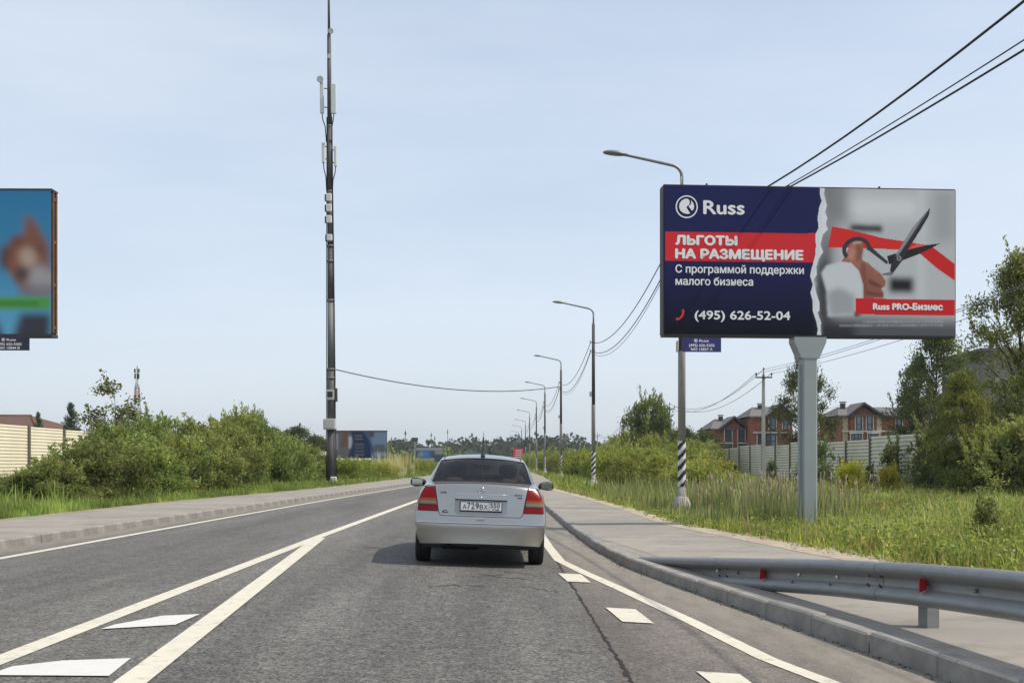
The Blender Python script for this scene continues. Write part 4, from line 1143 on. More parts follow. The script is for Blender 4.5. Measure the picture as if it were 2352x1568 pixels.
def gable_house(name, label, u0, u1, Y, v_eave, v_ridge, gab, wins, zb=.2, depth=9, chim=None, eave_ext=.5, panels=(), extra=None, m_wall=None, m_roof=None, band=None):
    """front wall at Y between columns u0..u1; main ridge runs along X; gab = (u_left, u_peak, u_right, v_peak) cross gable"""
    mw = m_wall or M_BRICK; mr = m_roof or M_ROOF
    k = Y / FPX
    X = lambda u: (u - CU) * k
    Z = lambda v: CZ + (HV - v) * k
    x0, x1 = X(u0), X(u1)
    o = thing(name, label, 'house', ((x0 + x1) / 2, Y, 0))
    ox = (x0 + x1) / 2
    ze, zrg = Z(v_eave), Z(v_ridge)
    b = MB(); b.use(mw).box(((x0 + x1) / 2 - ox, depth / 2, (zb + ze) / 2 - .2), (x1 - x0, depth, ze - zb + .4)); b.build('wall', parent=o)
    # main roof: two slopes with thickness
    th = .18
    zridge = zrg
    ym = depth / 2
    b = MB(); b.use(mr)
    for sgn, ya in ((-1, -eave_ext), (1, depth + eave_ext)):
        zl = ze - .1
        vs = [(x0 - ox - eave_ext, ya, zl), (x1 - ox + eave_ext, ya, zl), (x1 - ox + eave_ext * .7, ym, zridge), (x0 - ox - eave_ext * .7 + (1.2 if sgn else 0), ym, zridge)]
        vs2 = [(x, y, z + th) for x, y, z in vs]
        b.add(vs + vs2, [(3, 2, 1, 0), (4, 5, 6, 7), (0, 1, 5, 4), (1, 2, 6, 5), (2, 3, 7, 6), (3, 0, 4, 7)])
    # hipped left end
    b.add([(x0 - ox - eave_ext, -eave_ext, ze + .05), (x0 - ox - eave_ext * .7 + 1.2, ym, zridge + th), (x0 - ox - eave_ext, depth + eave_ext, ze + .05)], [(0, 1, 2)])
    rf = b.build('roof', parent=o)
    if gab:
        gl, gp, gr, vp = gab
        xl, xp, xr, zp = X(gl) - ox, X(gp) - ox, X(gr) - ox, Z(vp)
        zg = ze - .05
        b = MB(); b.use(mw).prism([(xl + .35, zb), (xr - .35, zb), (xr - .35, zg), (xp, zp - .3), (xl + .35, zg)], -.25, ym - .1); b.build('gable', parent=o)
        b = MB(); b.use(mr)
        for xe in (xl, xr):
            sl_ = (zp - zg) / (xp - xe)
            xa = xe - (xp - xe) * .05; za = zg - sl_ * (xp - xe) * .05
            pts = [(xa, za), (xp, zp), (xp, zp + .22), (xa, za + .22)]
            b.prism(pts if xe < xp else pts[::-1], -.75, ym)
        b.build('gable_roof', parent=o)
        b = MB(); b.use(M_FRAME)
        for xe in (xl, xr):
            sl_ = (zp - zg) / (xp - xe)
            xa = xe - (xp - xe) * .05; za = zg - sl_ * (xp - xe) * .05
            pts = [(xa, za - .12), (xp, zp - .12), (xp, zp + .12), (xa, za + .12)]
            b.prism(pts if xe < xp else pts[::-1], -.82, -.756)
        b.build('bargeboard', parent=o)
    for (a, c, va, vb, cols_, lint) in wins:
        ing = gab and gab[0] < (a + c) / 2 < gab[2]
        add_window(o, X(a) - ox, X(c) - ox, Z(vb), Z(va), -.30 if ing else -.05, cols_, .6, lint)
    for (a, c, va, vb) in panels:
        ing = gab and gab[0] < (a + c) / 2 < gab[2]
        b = MB(); b.use(M_BEIGE).box(((X(a) + X(c)) / 2 - ox, -.28 if ing else -.03, (Z(va) + Z(vb)) / 2), (X(c) - X(a), .1, Z(va) - Z(vb))); b.build('wall_panel', parent=o)
    if band:
        b = MB(); b.use(M_TRIM).box(((x0 + x1) / 2 - ox, -.33, Z(band)), (x1 - x0, .16, .16)); b.build('string_course', parent=o)
    if chim:
        for cu, cv in chim:
            b = MB(); b.use(M_CHIM).box((X(cu) - ox, ym - 1, (Z(cv) + zridge) / 2 - .4), (.5, .5, Z(cv) - zridge + .8)); b.box((X(cu) - ox, ym - 1, Z(cv) + .12), (.65, .65, .1)); b.build('chimney', parent=rf)
    b = MB(); b.use(M_FRAME).tube([(x1 - ox - .3, -.12, zb), (x1 - ox - .3, -.12, ze - .1)], .06, 6); b.build('drainpipe', parent=o)
    return o
gable_house('brick_house', 'two storey red brick house with low gable, leftmost of the three brick houses', 1640, 1728, 142, 985, 962, (1651, 1685, 1717, 959), [(1664, 1679, 986, 1013, 1, 0), (1694.5, 1709, 986, 1013, 1, 0), (1652, 1680, 1019, 1040, 2, 1), (1695, 1722, 1019, 1040, 2, 1)], chim=[(1667, 953)])
gable_house('brick_house', 'taller red brick house behind the nearest power pole', 1729, 1812, 138, 957, 934, (1757, 1791, 1826, 931), [(1765.5, 1780, 957, 988, 1, 0), (1757, 1781, 997, 1024, 2, 0), (1797, 1809, 957, 988, 1, 0), (1740, 1749, 997, 1024, 1, 0)], chim=[(1760, 926)], band=993)
gable_house('brick_house', 'wide red brick house with beige panels right of the billboard post', 1932, 2150, 130, 955, 934, (1945, 1981, 2024, 928), [(1964, 1977.5, 955, 988, 1, 0), (1989, 2002, 955, 988, 1, 0), (2058, 2071, 960, 988, 1, 0), (2088, 2101, 960, 988, 1, 0), (1953, 1977, 996, 1015, 3, 1), (1992, 2016, 996, 1015, 3, 1), (2048, 2072, 996, 1015, 3, 1), (2086, 2112, 996, 1015, 3, 1)], chim=[(1956, 922)], panels=[(1935, 1947, 956, 1020), (2012, 2023, 956, 1020)], band=990)
gable_house('outbuilding', 'small grey roofed outbuilding left of the brick houses', 1606, 1634, 150, 1006, 996, None, [(1620, 1627, 1010, 1022, 1, 0)], depth=7, m_wall=mat('brown_wall', (.12, .08, .06), .9))
# tall grey building behind the right edge trees
M_GREYW = mat('grey_weathered_wall', (.20, .185, .165), .9, var=.35, vscale=1.2)
o = thing('grey_building', 'tall weathered grey building with chimney pipe behind the right edge trees', 'building', (P(2262, HV, 80).x + 4.5, 80, .2))
hb = P(0, 806, 80).z - .2
b = MB(); b.use(M_GREYW).box((0, 4, hb / 2), (9, 8, hb)); b.build('wall', parent=o)
b = MB(); b.use(M_ROOF).box((0, 4, hb + .1), (9.5, 8.5, .2)); b.build('roof', parent=o)
b = MB(); b.use(M_CHIM).tube([(-3.65, 1, hb), (-3.65, 1, hb + .9)], .16, 10); b.lathe([(.22, hb + .9), (.22, hb + 1.0)], c=(-3.65, 1, 0), n=10); b.build('chimney', parent=o)
for x in (-2.6, .5, 3.0):
    for z in (1.2, 4.6): add_window(o, x - .6, x + .6, z, z + 1.5, -.03, 2)
# left houses
def hip_house(name, label, u0, u1, Y, v_eave, v_ridge, mw, mr, depth=10, zb=.3):
    k = Y / FPX; X = lambda u: (u - CU) * k; Z = lambda v: CZ + (HV - v) * k
    x0, x1 = X(u0), X(u1); ox = (x0 + x1) / 2
    o = thing(name, label, 'house', (ox, Y, 0))
    hw = (x1 - x0) / 2
    b = MB(); b.use(mw).box((0, depth / 2, (Z(v_eave) + zb) / 2), (2 * hw - 1, depth - 1, Z(v_eave) - zb)); b.build('wall', parent=o)
    rl = hw * .35
    ze, zt_ = Z(v_eave), Z(v_ridge)
    vs = [(-hw, 0, ze), (hw, 0, ze), (hw, depth, ze), (-hw, depth, ze), (-rl, depth / 2, zt_), (rl, depth / 2, zt_)]
    b = MB(); b.use(mr).add(vs, [(0, 1, 5, 4), (1, 2, 5), (2, 3, 4, 5), (3, 0, 4), (3, 2, 1, 0)]); rf = b.build('roof', parent=o)
    b = MB(); b.use(mr)
    for e in ((0, 4), (1, 5), (4, 5)): b.tube([vs[e[0]], vs[e[1]]], .09, 5)
    b.build('ridge_cap', parent=rf)
    for x in (-hw * .5, hw * .4): add_window(o, x - .6, x + .6, 1.2, 2.6, .45, 2)
    return o
M_PLAST = mat('plaster_wall', (.45, .40, .32), .9, var=.1)
hip_house('hipped_house', 'house with brown hipped roof behind the cream fence at the left edge', -150, 82, 85, 980, 948, M_PLAST, M_ROOFB)
hip_house('hipped_house', 'house with dark grey hipped roof behind the thin sapling', 186, 345, 105, 1002, 976, M_PLAST, M_ROOF)

# ---- lattice tower
TY = 240; tp = P(315, 848, TY)
o = thing('lattice_tower', 'slender red and white lattice telecom tower far behind the left bushes', 'tower', (tp.x, TY, .2))
M_LATW = mat('tower_white', (.45, .45, .45), .6); M_LATR = mat('tower_red', (.28, .10, .07), .6)
H = tp.z - .2
for s_ in range(8):
    z0, z1 = H * s_ / 9, H * (s_ + 1) / 9
    w0, w1 = 1.2 - .95 * s_ / 8, 1.2 - .95 * (s_ + 1) / 8
    b = MB(); b.use(M_LATW if s_ % 2 else M_LATR)
    cs = [(-1, -1), (1, -1), (1, 1), (-1, 1)]
    for i in range(4):
        a, c = cs[i], cs[(i + 1) % 4]
        b.tube([(a[0] * w0, a[1] * w0, z0), (a[0] * w1, a[1] * w1, z1)], .09, 5)
        b.tube([(a[0] * w0, a[1] * w0, z0), (c[0] * w1, c[1] * w1, z1)], .045, 4); b.tube([(c[0] * w0, c[1] * w0, z0), (a[0] * w1, a[1] * w1, z1)], .045, 4)
        b.tube([(a[0] * w1, a[1] * w1, z1), (c[0] * w1, c[1] * w1, z1)], .045, 4)
    b.build('lattice_section', parent=o)
b = MB(); b.use(M_CHIM).tube([(0, 0, H * 8 / 9), (0, 0, H + .6)], .1, 6); b.build('top_pipe', parent=o)
for x, y, z in ((-.35, -.2, .93), (.35, -.2, .93), (0, .35, .93), (-.4, -.2, .985), (.4, -.2, .985)):
    b = MB(); b.use(M_CHIM).box((x, y, H * z), (.3, .25, 1.1 if z < .95 else .8), bev=.03); b.build('antenna', parent=o)

# ---- billboards
class Canvas:
    def __init__(s, w_, h_, nx, nz, col):
        s.w, s.h, s.nx, s.nz = w_, h_, nx, nz
        s.x = np.linspace(0, w_, nx)[None, :].repeat(nz, 0); s.z = np.linspace(0, h_, nz)[:, None].repeat(nx, 1)
        s.img = np.zeros((nz, nx, 3)) + np.array(col)
    def blur(s, m, r):
        k = max(1, int(round(r / (s.w / s.nx))))
        ker = np.exp(-.5 * (np.arange(-2 * k, 2 * k + 1) / k) ** 2); ker /= ker.sum()
        m = np.pad(m, 2 * k, mode='edge')
        m = np.apply_along_axis(lambda a: np.convolve(a, ker, 'valid'), 0, m)
        return np.apply_along_axis(lambda a: np.convolve(a, ker, 'valid'), 1, m)
    def paint(s, m, col, blur=0, a=1.0):
        m = m.astype(float)
        if blur > 0: m = s.blur(m, blur)
        m = (m * a)[..., None]
        s.img = s.img * (1 - m) + np.array(col) * m
    def poly(s, pts, col, blur=0, a=1.0):
        m = np.zeros(s.x.shape, bool); n = len(pts)
        for i in range(n):
            x0, z0 = pts[i]; x1, z1 = pts[(i + 1) % n]
            if z0 == z1: continue
            c = ((z0 > s.z) != (z1 > s.z)) & (s.x < (x1 - x0) * (s.z - z0) / (z1 - z0) + x0)
            m ^= c
        s.paint(m, col, blur, a)
        return m
    def ell(s, cx, cz, rx, rz, col, blur=0, a=1.0, rot=0):
        dx, dz = s.x - cx, s.z - cz
        c, q = math.cos(rot), math.sin(rot)
        s.paint((((dx * c + dz * q) / rx) ** 2 + ((-dx * q + dz * c) / rz) ** 2) < 1, col, blur, a)
    def obj(s, name, parent, y, m, x0=0.0, z0=0.0):
        V = np.stack([s.x.ravel() + x0, np.full(s.x.size, y), s.z.ravel() + z0], 1)
        i = (np.arange(s.nz - 1)[:, None] * s.nx + np.arange(s.nx - 1)[None]).ravel()
        F = np.stack([i, i + 1, i + 1 + s.nx, i + s.nx], 1)
        return link(name, np_mesh(name, V, F, m, np.clip(s.img.reshape(-1, 3), 0, 1)), parent)
M_PRINT = mat('printed_vinyl', attr='Col', rough=.6, spec=.15, bump=.12, bscale=1.6)
M_PWHITE = mat('print_white', (.80, .80, .80), .5)
M_PRED = mat('print_red', lin(205, 40, 48), .5)
M_PBLUE = mat('print_navy', lin(38, 44, 104), .5)
M_BFRAME = mat('billboard_frame', (.03, .028, .03), .6, var=.2)
M_BPOST = mat('billboard_post_paint', (.29, .32, .325), .5, var=.08, vscale=1.2, bump=.06, bscale=12, col2=(.24, .27, .275), c2scale=1.1, c2lo=.6, c2hi=.8)
M_RUST = mat('rusty_steel', (.13, .075, .045), .85, var=.4, vscale=5)

BY = 24.0
bb_c = P(1857, HV, BY)
bb = thing('billboard', 'large navy, red and white billboard on a grey steel post right of the road', 'billboard', (bb_c.x, BY, gz(bb_c.x, BY)), R(4.2))
gz0 = gz(bb_c.x, BY)
Zb = P(0, 771, BY).z - gz0      # panel bottom above ground
PW, PH = 6.02, 2.98
# print, painted in the coordinates of the poster sheet
def q(x, y):
    return ((x - 113) / 2127 * PW, PH - (y - 105 - .0118 * (x - 113)) / 1040 * PH)
def qs(*pts): return [q(*p_) for p_ in pts]
cv = Canvas(PW, PH, 520, 260, lin(30, 35, 82))
cv.paint(np.clip((1.35 - cv.z) / 1.3, 0, 1), lin(14, 15, 28))
cv.poly(qs((118, 428), (1300, 440), (1300, 648), (118, 634)), lin(212, 48, 55))
# right half: blurred grey office
tear_l = [(1240, 118), (1243, 170), (1255, 210), (1238, 250), (1225, 330), (1232, 400), (1208, 450), (1212, 520), (1210, 580), (1196, 640), (1180, 690), (1170, 740), (1190, 800), (1172, 860), (1190, 920), (1188, 985), (1215, 1060), (1225, 1110), (1222, 1165)]
tear_r = [(1275, 118), (1272, 160), (1292, 240), (1280, 290), (1296, 330), (1285, 375), (1302, 410), (1262, 450), (1245, 520), (1266, 570), (1232, 620), (1215, 680), (1220, 730), (1195, 770), (1215, 860), (1238, 930), (1240, 985), (1225, 1000), (1250, 1070), (1245, 1110), (1252, 1165)]
cv.poly(qs((1240, 60), *tear_r, (1252, 1250), (2300, 1250), (2300, 60)), lin(190, 192, 194))
cv.poly(qs((1262, 100), (1330, 100), (1330, 1180), (1240, 1180), (1225, 980), (1200, 800), (1230, 640), (1262, 440), (1290, 380)), lin(40, 40, 44), .12, .9)
cv.poly(qs((1330, 100), (1440, 100), (1440, 380), (1330, 380)), lin(95, 95, 98), .15, .8)
cv.poly(qs((1470, 180), (1960, 190), (1960, 330), (1480, 330)), lin(222, 224, 226), .12, .8)
cv.poly(qs((1960, 120), (2020, 120), (2020, 1000), (1960, 1000)), lin(208, 210, 212), .06, .6)
cv.poly(qs((2080, 130), (2240, 130), (2240, 500), (2080, 500)), lin(150, 152, 155), .1, .6)
cv.poly(qs((1465, 375), (1700, 385), (1700, 430), (1465, 420)), lin(25, 25, 28), .05)
cv.poly(qs((1750, 750), (1930, 755), (1930, 860), (1750, 855)), lin(38, 38, 42), .06)
cv.poly(qs((1260, 1020), (2300, 1060), (2300, 1220), (1240, 1220)), lin(66, 66, 74), .12, .9)
cv.poly(qs((1240, 1080), (1500, 1090), (1500, 1200), (1240, 1200)), lin(45, 45, 52), .08, .9)
cv.poly(qs((1240, 640), (1300, 640), (1320, 900), (1300, 1060), (1240, 1060)), lin(36, 36, 40), .10, .9)
# ribbon
cv.poly(qs((1330, 390), (1450, 410), (1700, 470), (1900, 500), (2060, 525), (1990, 575), (1930, 560), (1740, 550), (1550, 545), (1420, 540), (1300, 540)), lin(214, 50, 48))
cv.poly(qs((1880, 545), (1960, 510), (2060, 525), (2238, 655), (2238, 775), (2110, 690), (1990, 590)), lin(206, 42, 42))
cv.poly(qs((1890, 548), (1960, 510), (2050, 526), (1985, 580)), lin(232, 92, 80))
# sleeve and cuff
cv.poly(qs((1250, 720), (1290, 665), (1400, 640), (1480, 650), (1530, 700), (1560, 790), (1560, 900), (1500, 905), (1500, 1015), (1300, 1030), (1290, 850)), lin(206, 208, 212), .025)
cv.poly(qs((1290, 860), (1380, 820), (1500, 880), (1500, 1010), (1320, 1030)), lin(150, 152, 158), .06, .8)
cv.poly(qs((1490, 990), (1550, 1020), (1500, 1030)), lin(70, 50, 50), .02)
# hand
cv.poly(qs((1400, 640), (1440, 570), (1470, 505), (1515, 480), (1555, 490), (1562, 540), (1550, 600), (1552, 628), (1600, 650), (1640, 690), (1690, 725), (1725, 780), (1718, 815), (1690, 832), (1710, 860), (1708, 898), (1560, 898), (1560, 800), (1530, 705), (1470, 645)), lin(166, 110, 96))
cv.poly(qs((1505, 520), (1552, 500), (1556, 560), (1545, 625), (1510, 640)), lin(132, 80, 66), .03, .8)
cv.poly(qs((1482, 500), (1520, 484), (1548, 492), (1545, 515), (1510, 512), (1488, 525)), lin(205, 150, 135), .012, .9)
cv.poly(qs((1440, 600), (1475, 530), (1505, 560), (1480, 640)), lin(198, 142, 122), .03, .8)
cv.poly(qs((1560, 660), (1640, 690), (1690, 728), (1724, 780), (1716, 812), (1660, 800), (1600, 760)), lin(152, 98, 84), .02, .9)
cv.poly(qs((1600, 755), (1670, 795), (1700, 806), (1690, 830), (1640, 820), (1590, 790)), lin(98, 56, 48), .018, .85)
cv.poly(qs((1570, 790), (1640, 818), (1690, 832), (1710, 860), (1700, 898), (1570, 898)), lin(140, 88, 76), .02, .9)
cv.poly(qs((1580, 850), (1660, 862), (1708, 872), (1706, 884), (1660, 880), (1580, 868)), lin(92, 52, 46), .018, .8)
cv.poly(qs((1545, 640), (1575, 655), (1590, 760), (1575, 890), (1560, 898), (1560, 800), (1535, 705)), lin(118, 70, 60), .025, .7)
cv.poly(qs((1640, 700), (1665, 712), (1662, 728), (1638, 718)), lin(184, 126, 108), .02, .8)
# scissors
def ring(cx, cy, rx, ry, th, rot, col, a0=0, a1=360, n=40):
    o_, i_ = [], []
    for k in range(n + 1):
        a = R(a0 + (a1 - a0) * k / n)
        for lst, t_ in ((o_, th), (i_, -th)):
            ex, ey = (rx + t_) * math.cos(a), (ry + t_) * math.sin(a)
            lst.append((cx + ex * math.cos(rot) - ey * math.sin(rot), cy + ex * math.sin(rot) + ey * math.cos(rot)))
    cv.poly(qs(*(o_ + i_[::-1])), col)
ring(1510, 550, 92, 72, 15, -.25, lin(58, 60, 68), 150, 385)
cv.poly(qs((1598, 510), (1625, 540), (1745, 640), (1735, 660), (1600, 560), (1590, 545)), lin(60, 62, 70))
cv.poly(qs((1735, 600), (1860, 560), (2040, 520), (2132, 508), (2060, 545), (1960, 590), (1850, 630), (1750, 660)), lin(42, 42, 48))
cv.poly(qs((2055, 255), (2046, 312), (1985, 410), (1895, 545), (1848, 632), (1778, 722), (1757, 706), (1768, 645), (1815, 568), (1930, 392)), lin(52, 52, 58))
cv.poly(qs((2055, 255), (1990, 345), (1880, 505), (1812, 600), (1800, 592), (1925, 398)), lin(150, 150, 156), .008)
cv.poly(qs((1700, 725), (1760, 712), (1782, 722), (1770, 736), (1705, 738)), lin(120, 120, 128))
cv.ell(*q(1825, 615), .05, .05, lin(150, 150, 155)); cv.ell(*q(1825, 615), .025, .025, lin(60, 60, 64))
# torn edge paper and label
cv.poly(qs(*tear_l, *tear_r[::-1]), lin(226, 229, 234))
cv.poly(qs(*[(x_ + (14 if i % 2 else 6), y_) for i, (x_, y_) in enumerate(tear_l)], *[(x_ + 26, y_) for x_, y_ in tear_l[::-1]]), lin(205, 208, 214), .02, .6)
cv.poly(qs((1503, 900), (2240, 910), (2240, 1025), (1503, 1012)), lin(206, 40, 46))
rt = random.Random(2)
for (xa, xb, y_) in ((1560, 2150, 1066), (1385, 2150, 1092)):   # blurred small print
    x_ = xa
    while x_ < xb:
        wx = rt.uniform(6, 16)
        cv.poly(qs((x_, y_ - 7), (x_ + wx, y_ - 7), (x_ + wx, y_ + 7), (x_, y_ + 7)), lin(170, 170, 175), .012, .75)
        x_ += wx + rt.uniform(2, 7)
TY_ = -.16
poster = cv.obj('poster', bb, TY_, M_PRINT, -PW / 2, Zb)
b = MB(); b.use(M_BFRAME)
b.box((0, .02, Zb + PH / 2), (PW - .02, .30, PH - .02))
b.box((0, .02, Zb - .02), (PW + .02, .34, .04)); b.box((0, .02, Zb + PH + .012), (PW + .02, .34, .024))
b.box((-PW / 2 - .012, .02, Zb + PH / 2), (.024, .336, PH)); b.box((PW / 2 + .01, .02, Zb + PH / 2), (.02, .336, PH))
b.build('panel_frame', parent=bb)
def onp(x, y): a, z = q(x, y); return a - PW / 2, z + Zb
M_ = dict(y=TY_ - .004, m=M_PWHITE, parent=poster)
def line(nm, s_, x0, x1, ybase, cap, bold, heavy=0.0):
    X0, Z0 = onp(x0, ybase); X1, _ = onp(x1, ybase)
    o_ = put_text(nm, s_, X0, Z0, M_['y'], M_['m'], poster, width=X1 - X0, height=cap / 1040 * PH, bold=bold, heavy=heavy)
    o_.rotation_euler = (0, R(.0), 0)
    return o_
line('headline_text', 'ЛЬГОТЫ', 195, 634, 518, 58, 0, .017)
line('headline_text', 'НА РАЗМЕЩЕНИЕ', 195, 1116, 614, 60, 0, .017)
line('subtitle_text', 'С программой поддержки', 193, 1122, 716, 52, 0, .005)
line('subtitle_text', 'малого бизнеса', 193, 752, 802, 52, 0, .005)
line('phone_text', '(495) 626-52-04', 332, 1022, 1042, 58, 0, .007)
line('logo_text', 'Russ', 396, 688, 303, 92, 0, .012)
line('label_text', 'Russ PRO-Бизнес', 1634, 2147, 978, 42, 0, .011)
# round logo: ring, crescent and swirl
b = MB(); b.use(M_PWHITE)
def disc_poly(pts, y=M_['y']):
    b.add([(onp(*p_)[0], y, onp(*p_)[1]) for p_ in pts], [tuple(range(len(pts)))])
def ring_mesh(cx, cy, r0, r1, n=40):
    vs = []
    for k in range(n):
        a = 2 * math.pi * k / n
        for r in (r0, r1): 
            X_, Z_ = onp(cx + r * math.cos(a), cy + r * math.sin(a)); vs.append((X_, M_['y'], Z_))
    b.add(vs, [(2 * k, 2 * k + 1, 2 * ((k + 1) % n) + 1, 2 * ((k + 1) % n)) for k in range(n)])
ring_mesh(273, 255, 71, 80)
disc_poly([(278, 198), (290, 207), (296, 225), (290, 242), (274, 252), (272, 262), (298, 302), (280, 306), (250, 300), (228, 283), (218, 258), (222, 232), (236, 212), (258, 200)])
disc_poly([(302, 208), (320, 228), (327, 252), (322, 272), (312, 284), (290, 258), (288, 250), (304, 236), (306, 222)])
b.build('logo', parent=poster)
b = MB(); b.use(M_PRED); disc_poly([(236, 976), (254, 975), (257, 995), (248, 1025), (225, 1045), (198, 1054), (193, 1036), (210, 1032), (216, 1036), (232, 1020), (240, 998)])
b.build('phone_logo', parent=poster)
# post, bracket, plate
px_ = -.02
b = MB(); b.use(M_BPOST).prism([(px_ - .185, Zb - .47), (px_ + .185, Zb - .47), (px_ + .33, Zb - .14), (px_ + .33, Zb - .045), (px_ - .33, Zb - .045), (px_ - .33, Zb - .14)], -.19, .19); b.build('bracket', parent=bb)
b = MB(); b.use(M_BPOST).box((px_, 0, (Zb - .1) / 2 - .2), (.28, .36, Zb - .1 + .3), bev=.02); b.box((px_ - .165, 0, (Zb - .5) / 2 - .1), (.05, .1, Zb - .5)); b.box((px_ + .165, 0, (Zb - .5) / 2 - .1), (.05, .1, Zb - .5)); b.build('post', parent=bb)
for x_ in (-2.1, -.4, 1.5):
    b = MB(); b.use(M_BFRAME).box((x_, .05, Zb + PH + .07), (.03, .05, .06)); b.build('lifting_lug', parent=bb)
def id_plate(par, x0, x1, z1, z0, y, num, m, xo=0):
    b = MB(); b.use(m).box(((x0 + x1) / 2, y, (z0 + z1) / 2), (x1 - x0, .02, z1 - z0)); pl = b.build('number_plate', parent=par)
    cx = (x0 + x1) / 2; hh = z1 - z0
    put_text('plate_text', 'Russ', cx - .05, z1 - hh * .30, y - .013, M_PWHITE, pl, height=hh * .16, width=.19, bold=.02)
    put_text('plate_text', '(495) 626-5202', cx, z1 - hh * .62, y - .013, M_PWHITE, pl, height=hh * .17, width=.52, bold=.02, align='CENTER')
    put_text('plate_text', num, cx, z1 - hh * .90, y - .013, M_PWHITE, pl, height=hh * .17, width=.44, bold=.02, align='CENTER')
    b2 = MB(); b2.use(M_PWHITE); n = 20
    vs = []
    for k in range(n):
        a = 2 * math.pi * k / n
        for r in (.030, .038): vs.append((cx - .12 + r * math.cos(a), y - .013, z1 - hh * .22 + r * math.sin(a)))
    b2.add(vs, [(2 * k, 2 * k + 1, 2 * ((k + 1) % n) + 1, 2 * ((k + 1) % n)) for k in range(n)])
    b2.lathe([(.018, -.002), (.018, 0)], c=(cx - .125, y - .012, z1 - hh * .22), n=10, axis='y')
    b2.build('plate_logo', parent=pl)
x_a = onp(242, 0)[0]; x_b = onp(522, 0)[0]
id_plate(bb, x_a, x_b, Zb - .07, Zb - .36, -.15, 'МО 15837 А', M_PBLUE)

# left billboard: blurred animal poster, only its right end in view
LBY = 24.6
pr = P(122, HV, LBY)
lb = thing('billboard', 'billboard cut by the left frame edge, blurred blue print with rusty open side', 'billboard', (pr.x - 3.0, LBY, .15), R(1.0))
zb2 = P(0, 768, LBY).z - .15; ph2 = P(0, 441, LBY).z - .15 - zb2
cv = Canvas(6.0, ph2, 300, 150, lin(70, 142, 180))
cv.paint(np.clip(cv.z / ph2 * 1.3 - .3, 0, 1), lin(52, 122, 165))
cv.paint(np.clip(.5 - cv.z / ph2, 0, .5), lin(120, 185, 215))
def q2(x, y): return (6.0 - (452 - x) / 1240 * ph2 * 1.0, (1320 - y) / 1240 * ph2)
def e2(x, y, rx, ry, col, bl=.07, a=1.0): cv.ell(*q2(x, y), rx / 1240 * ph2, ry / 1240 * ph2, col, bl, a)
cv.poly([q2(*p_) for p_ in ((230, 300), (270, 290), (360, 420), (440, 560), (452, 980), (220, 980), (120, 830), (30, 700), (30, 620), (110, 500), (220, 450))], lin(132, 88, 72), .09)
e2(60, 660, 50, 110, lin(60, 45, 45), .08, .7); e2(150, 520, 50, 50, lin(90, 60, 55), .07, .6); e2(330, 600, 60, 45, lin(85, 65, 65), .07, .7)
e2(250, 660, 80, 90, lin(190, 168, 150), .09, .8); e2(350, 840, 110, 120, lin(168, 168, 172), .1, .85); e2(200, 800, 55, 60, lin(60, 60, 66), .07, .9); e2(120, 690, 50, 50, lin(146, 94, 76), .07, .7)
e2(320, 950, 130, 70, lin(120, 122, 132), .09, .7)
cv.poly([q2(*p_) for p_ in ((-1600, 1000), (452, 1000), (452, 1110), (-1600, 1110))], lin(84, 156, 78), .05)
cv.poly([q2(*p_) for p_ in ((-1600, 1040), (350, 1040), (350, 1075), (-1600, 1075))], lin(60, 110, 60), .05, .7)
cv.poly([q2(*p_) for p_ in ((190, 1140), (452, 1140), (452, 1330), (130, 1330))], lin(62, 62, 74), .08)
cv.poly([q2(*p_) for p_ in ((-900, 1200), (0, 1220), (40, 1330), (-900, 1330))], lin(62, 62, 74), .08)
cv.obj('poster', lb, -.17, M_PRINT, -3.0, zb2)
b = MB(); b.use(M_BFRAME).box((0, .13, zb2 + ph2 / 2), (5.98, .04, ph2 - .02)); b.box((0, -.14, zb2 + ph2 / 2), (5.98, .04, ph2 - .02)); b.box((0, 0, zb2 - .03), (6.04, .34, .06)); b.box((0, 0, zb2 + ph2 + .02), (6.04, .34, .05)); b.build('panel_frame', parent=lb)
b = MB(); b.use(M_RUST)
for y_ in (-.09, .08): b.box((3.0, y_, zb2 + ph2 / 2), (.06, .05, ph2 - .05))
for i in range(4): b.box((2.99, 0, zb2 + .15 + i * (ph2 - .3) / 3), (.05, .12, .06))
b.build('rusty_side_frame', parent=lb)
b = MB(); b.use(M_PWHITE).box((3.015, .145, zb2 + ph2 / 2), (.03, .03, ph2)); b.build('back_sheet_edge', parent=lb)
b = MB(); b.use(M_BPOST).box((0, 0, zb2 / 2), (.32, .36, zb2)); b.build('post', parent=lb)
id_plate(lb, 3.0 - 1.28, 3.0 - .45, zb2 - .06, zb2 - .345, -.16, 'МО 15844 В', mat('plate_dark', lin(35, 38, 60), .5))

def far_billboard(label, u0, u1, v0, v1, Y, paintfn, legs, rz=0.0, frame=M_BFRAME, two=True):
    k = Y / FPX
    w_ = (u1 - u0) * k; h_ = (v1 - v0) * k
    c = P((u0 + u1) / 2, v1, Y)
    o = thing('billboard', label, 'billboard', (c.x, Y, .1), rz)
    z0 = c.z - .1
    cv = Canvas(w_, h_, 120, 60, (.2, .2, .2)); paintfn(cv, w_, h_)
    cv.obj('poster', o, -.17, M_PRINT, -w_ / 2, z0)
    b = MB(); b.use(frame).box((0, .02, z0 + h_ / 2), (w_ - .02, .34, h_ - .02)); b.box((0, 0, z0 - .05), (w_ + .1, .4, .1)); b.box((0, 0, z0 + h_ + .04), (w_ + .1, .4, .08)); b.build('panel_frame', parent=o)
    for lx in legs:
        b = MB(); b.use(M_BPOST).box((lx * w_, 0, z0 / 2 - .1), (.35, .35, z0 + .1)); b.build('post', parent=o)
    return o
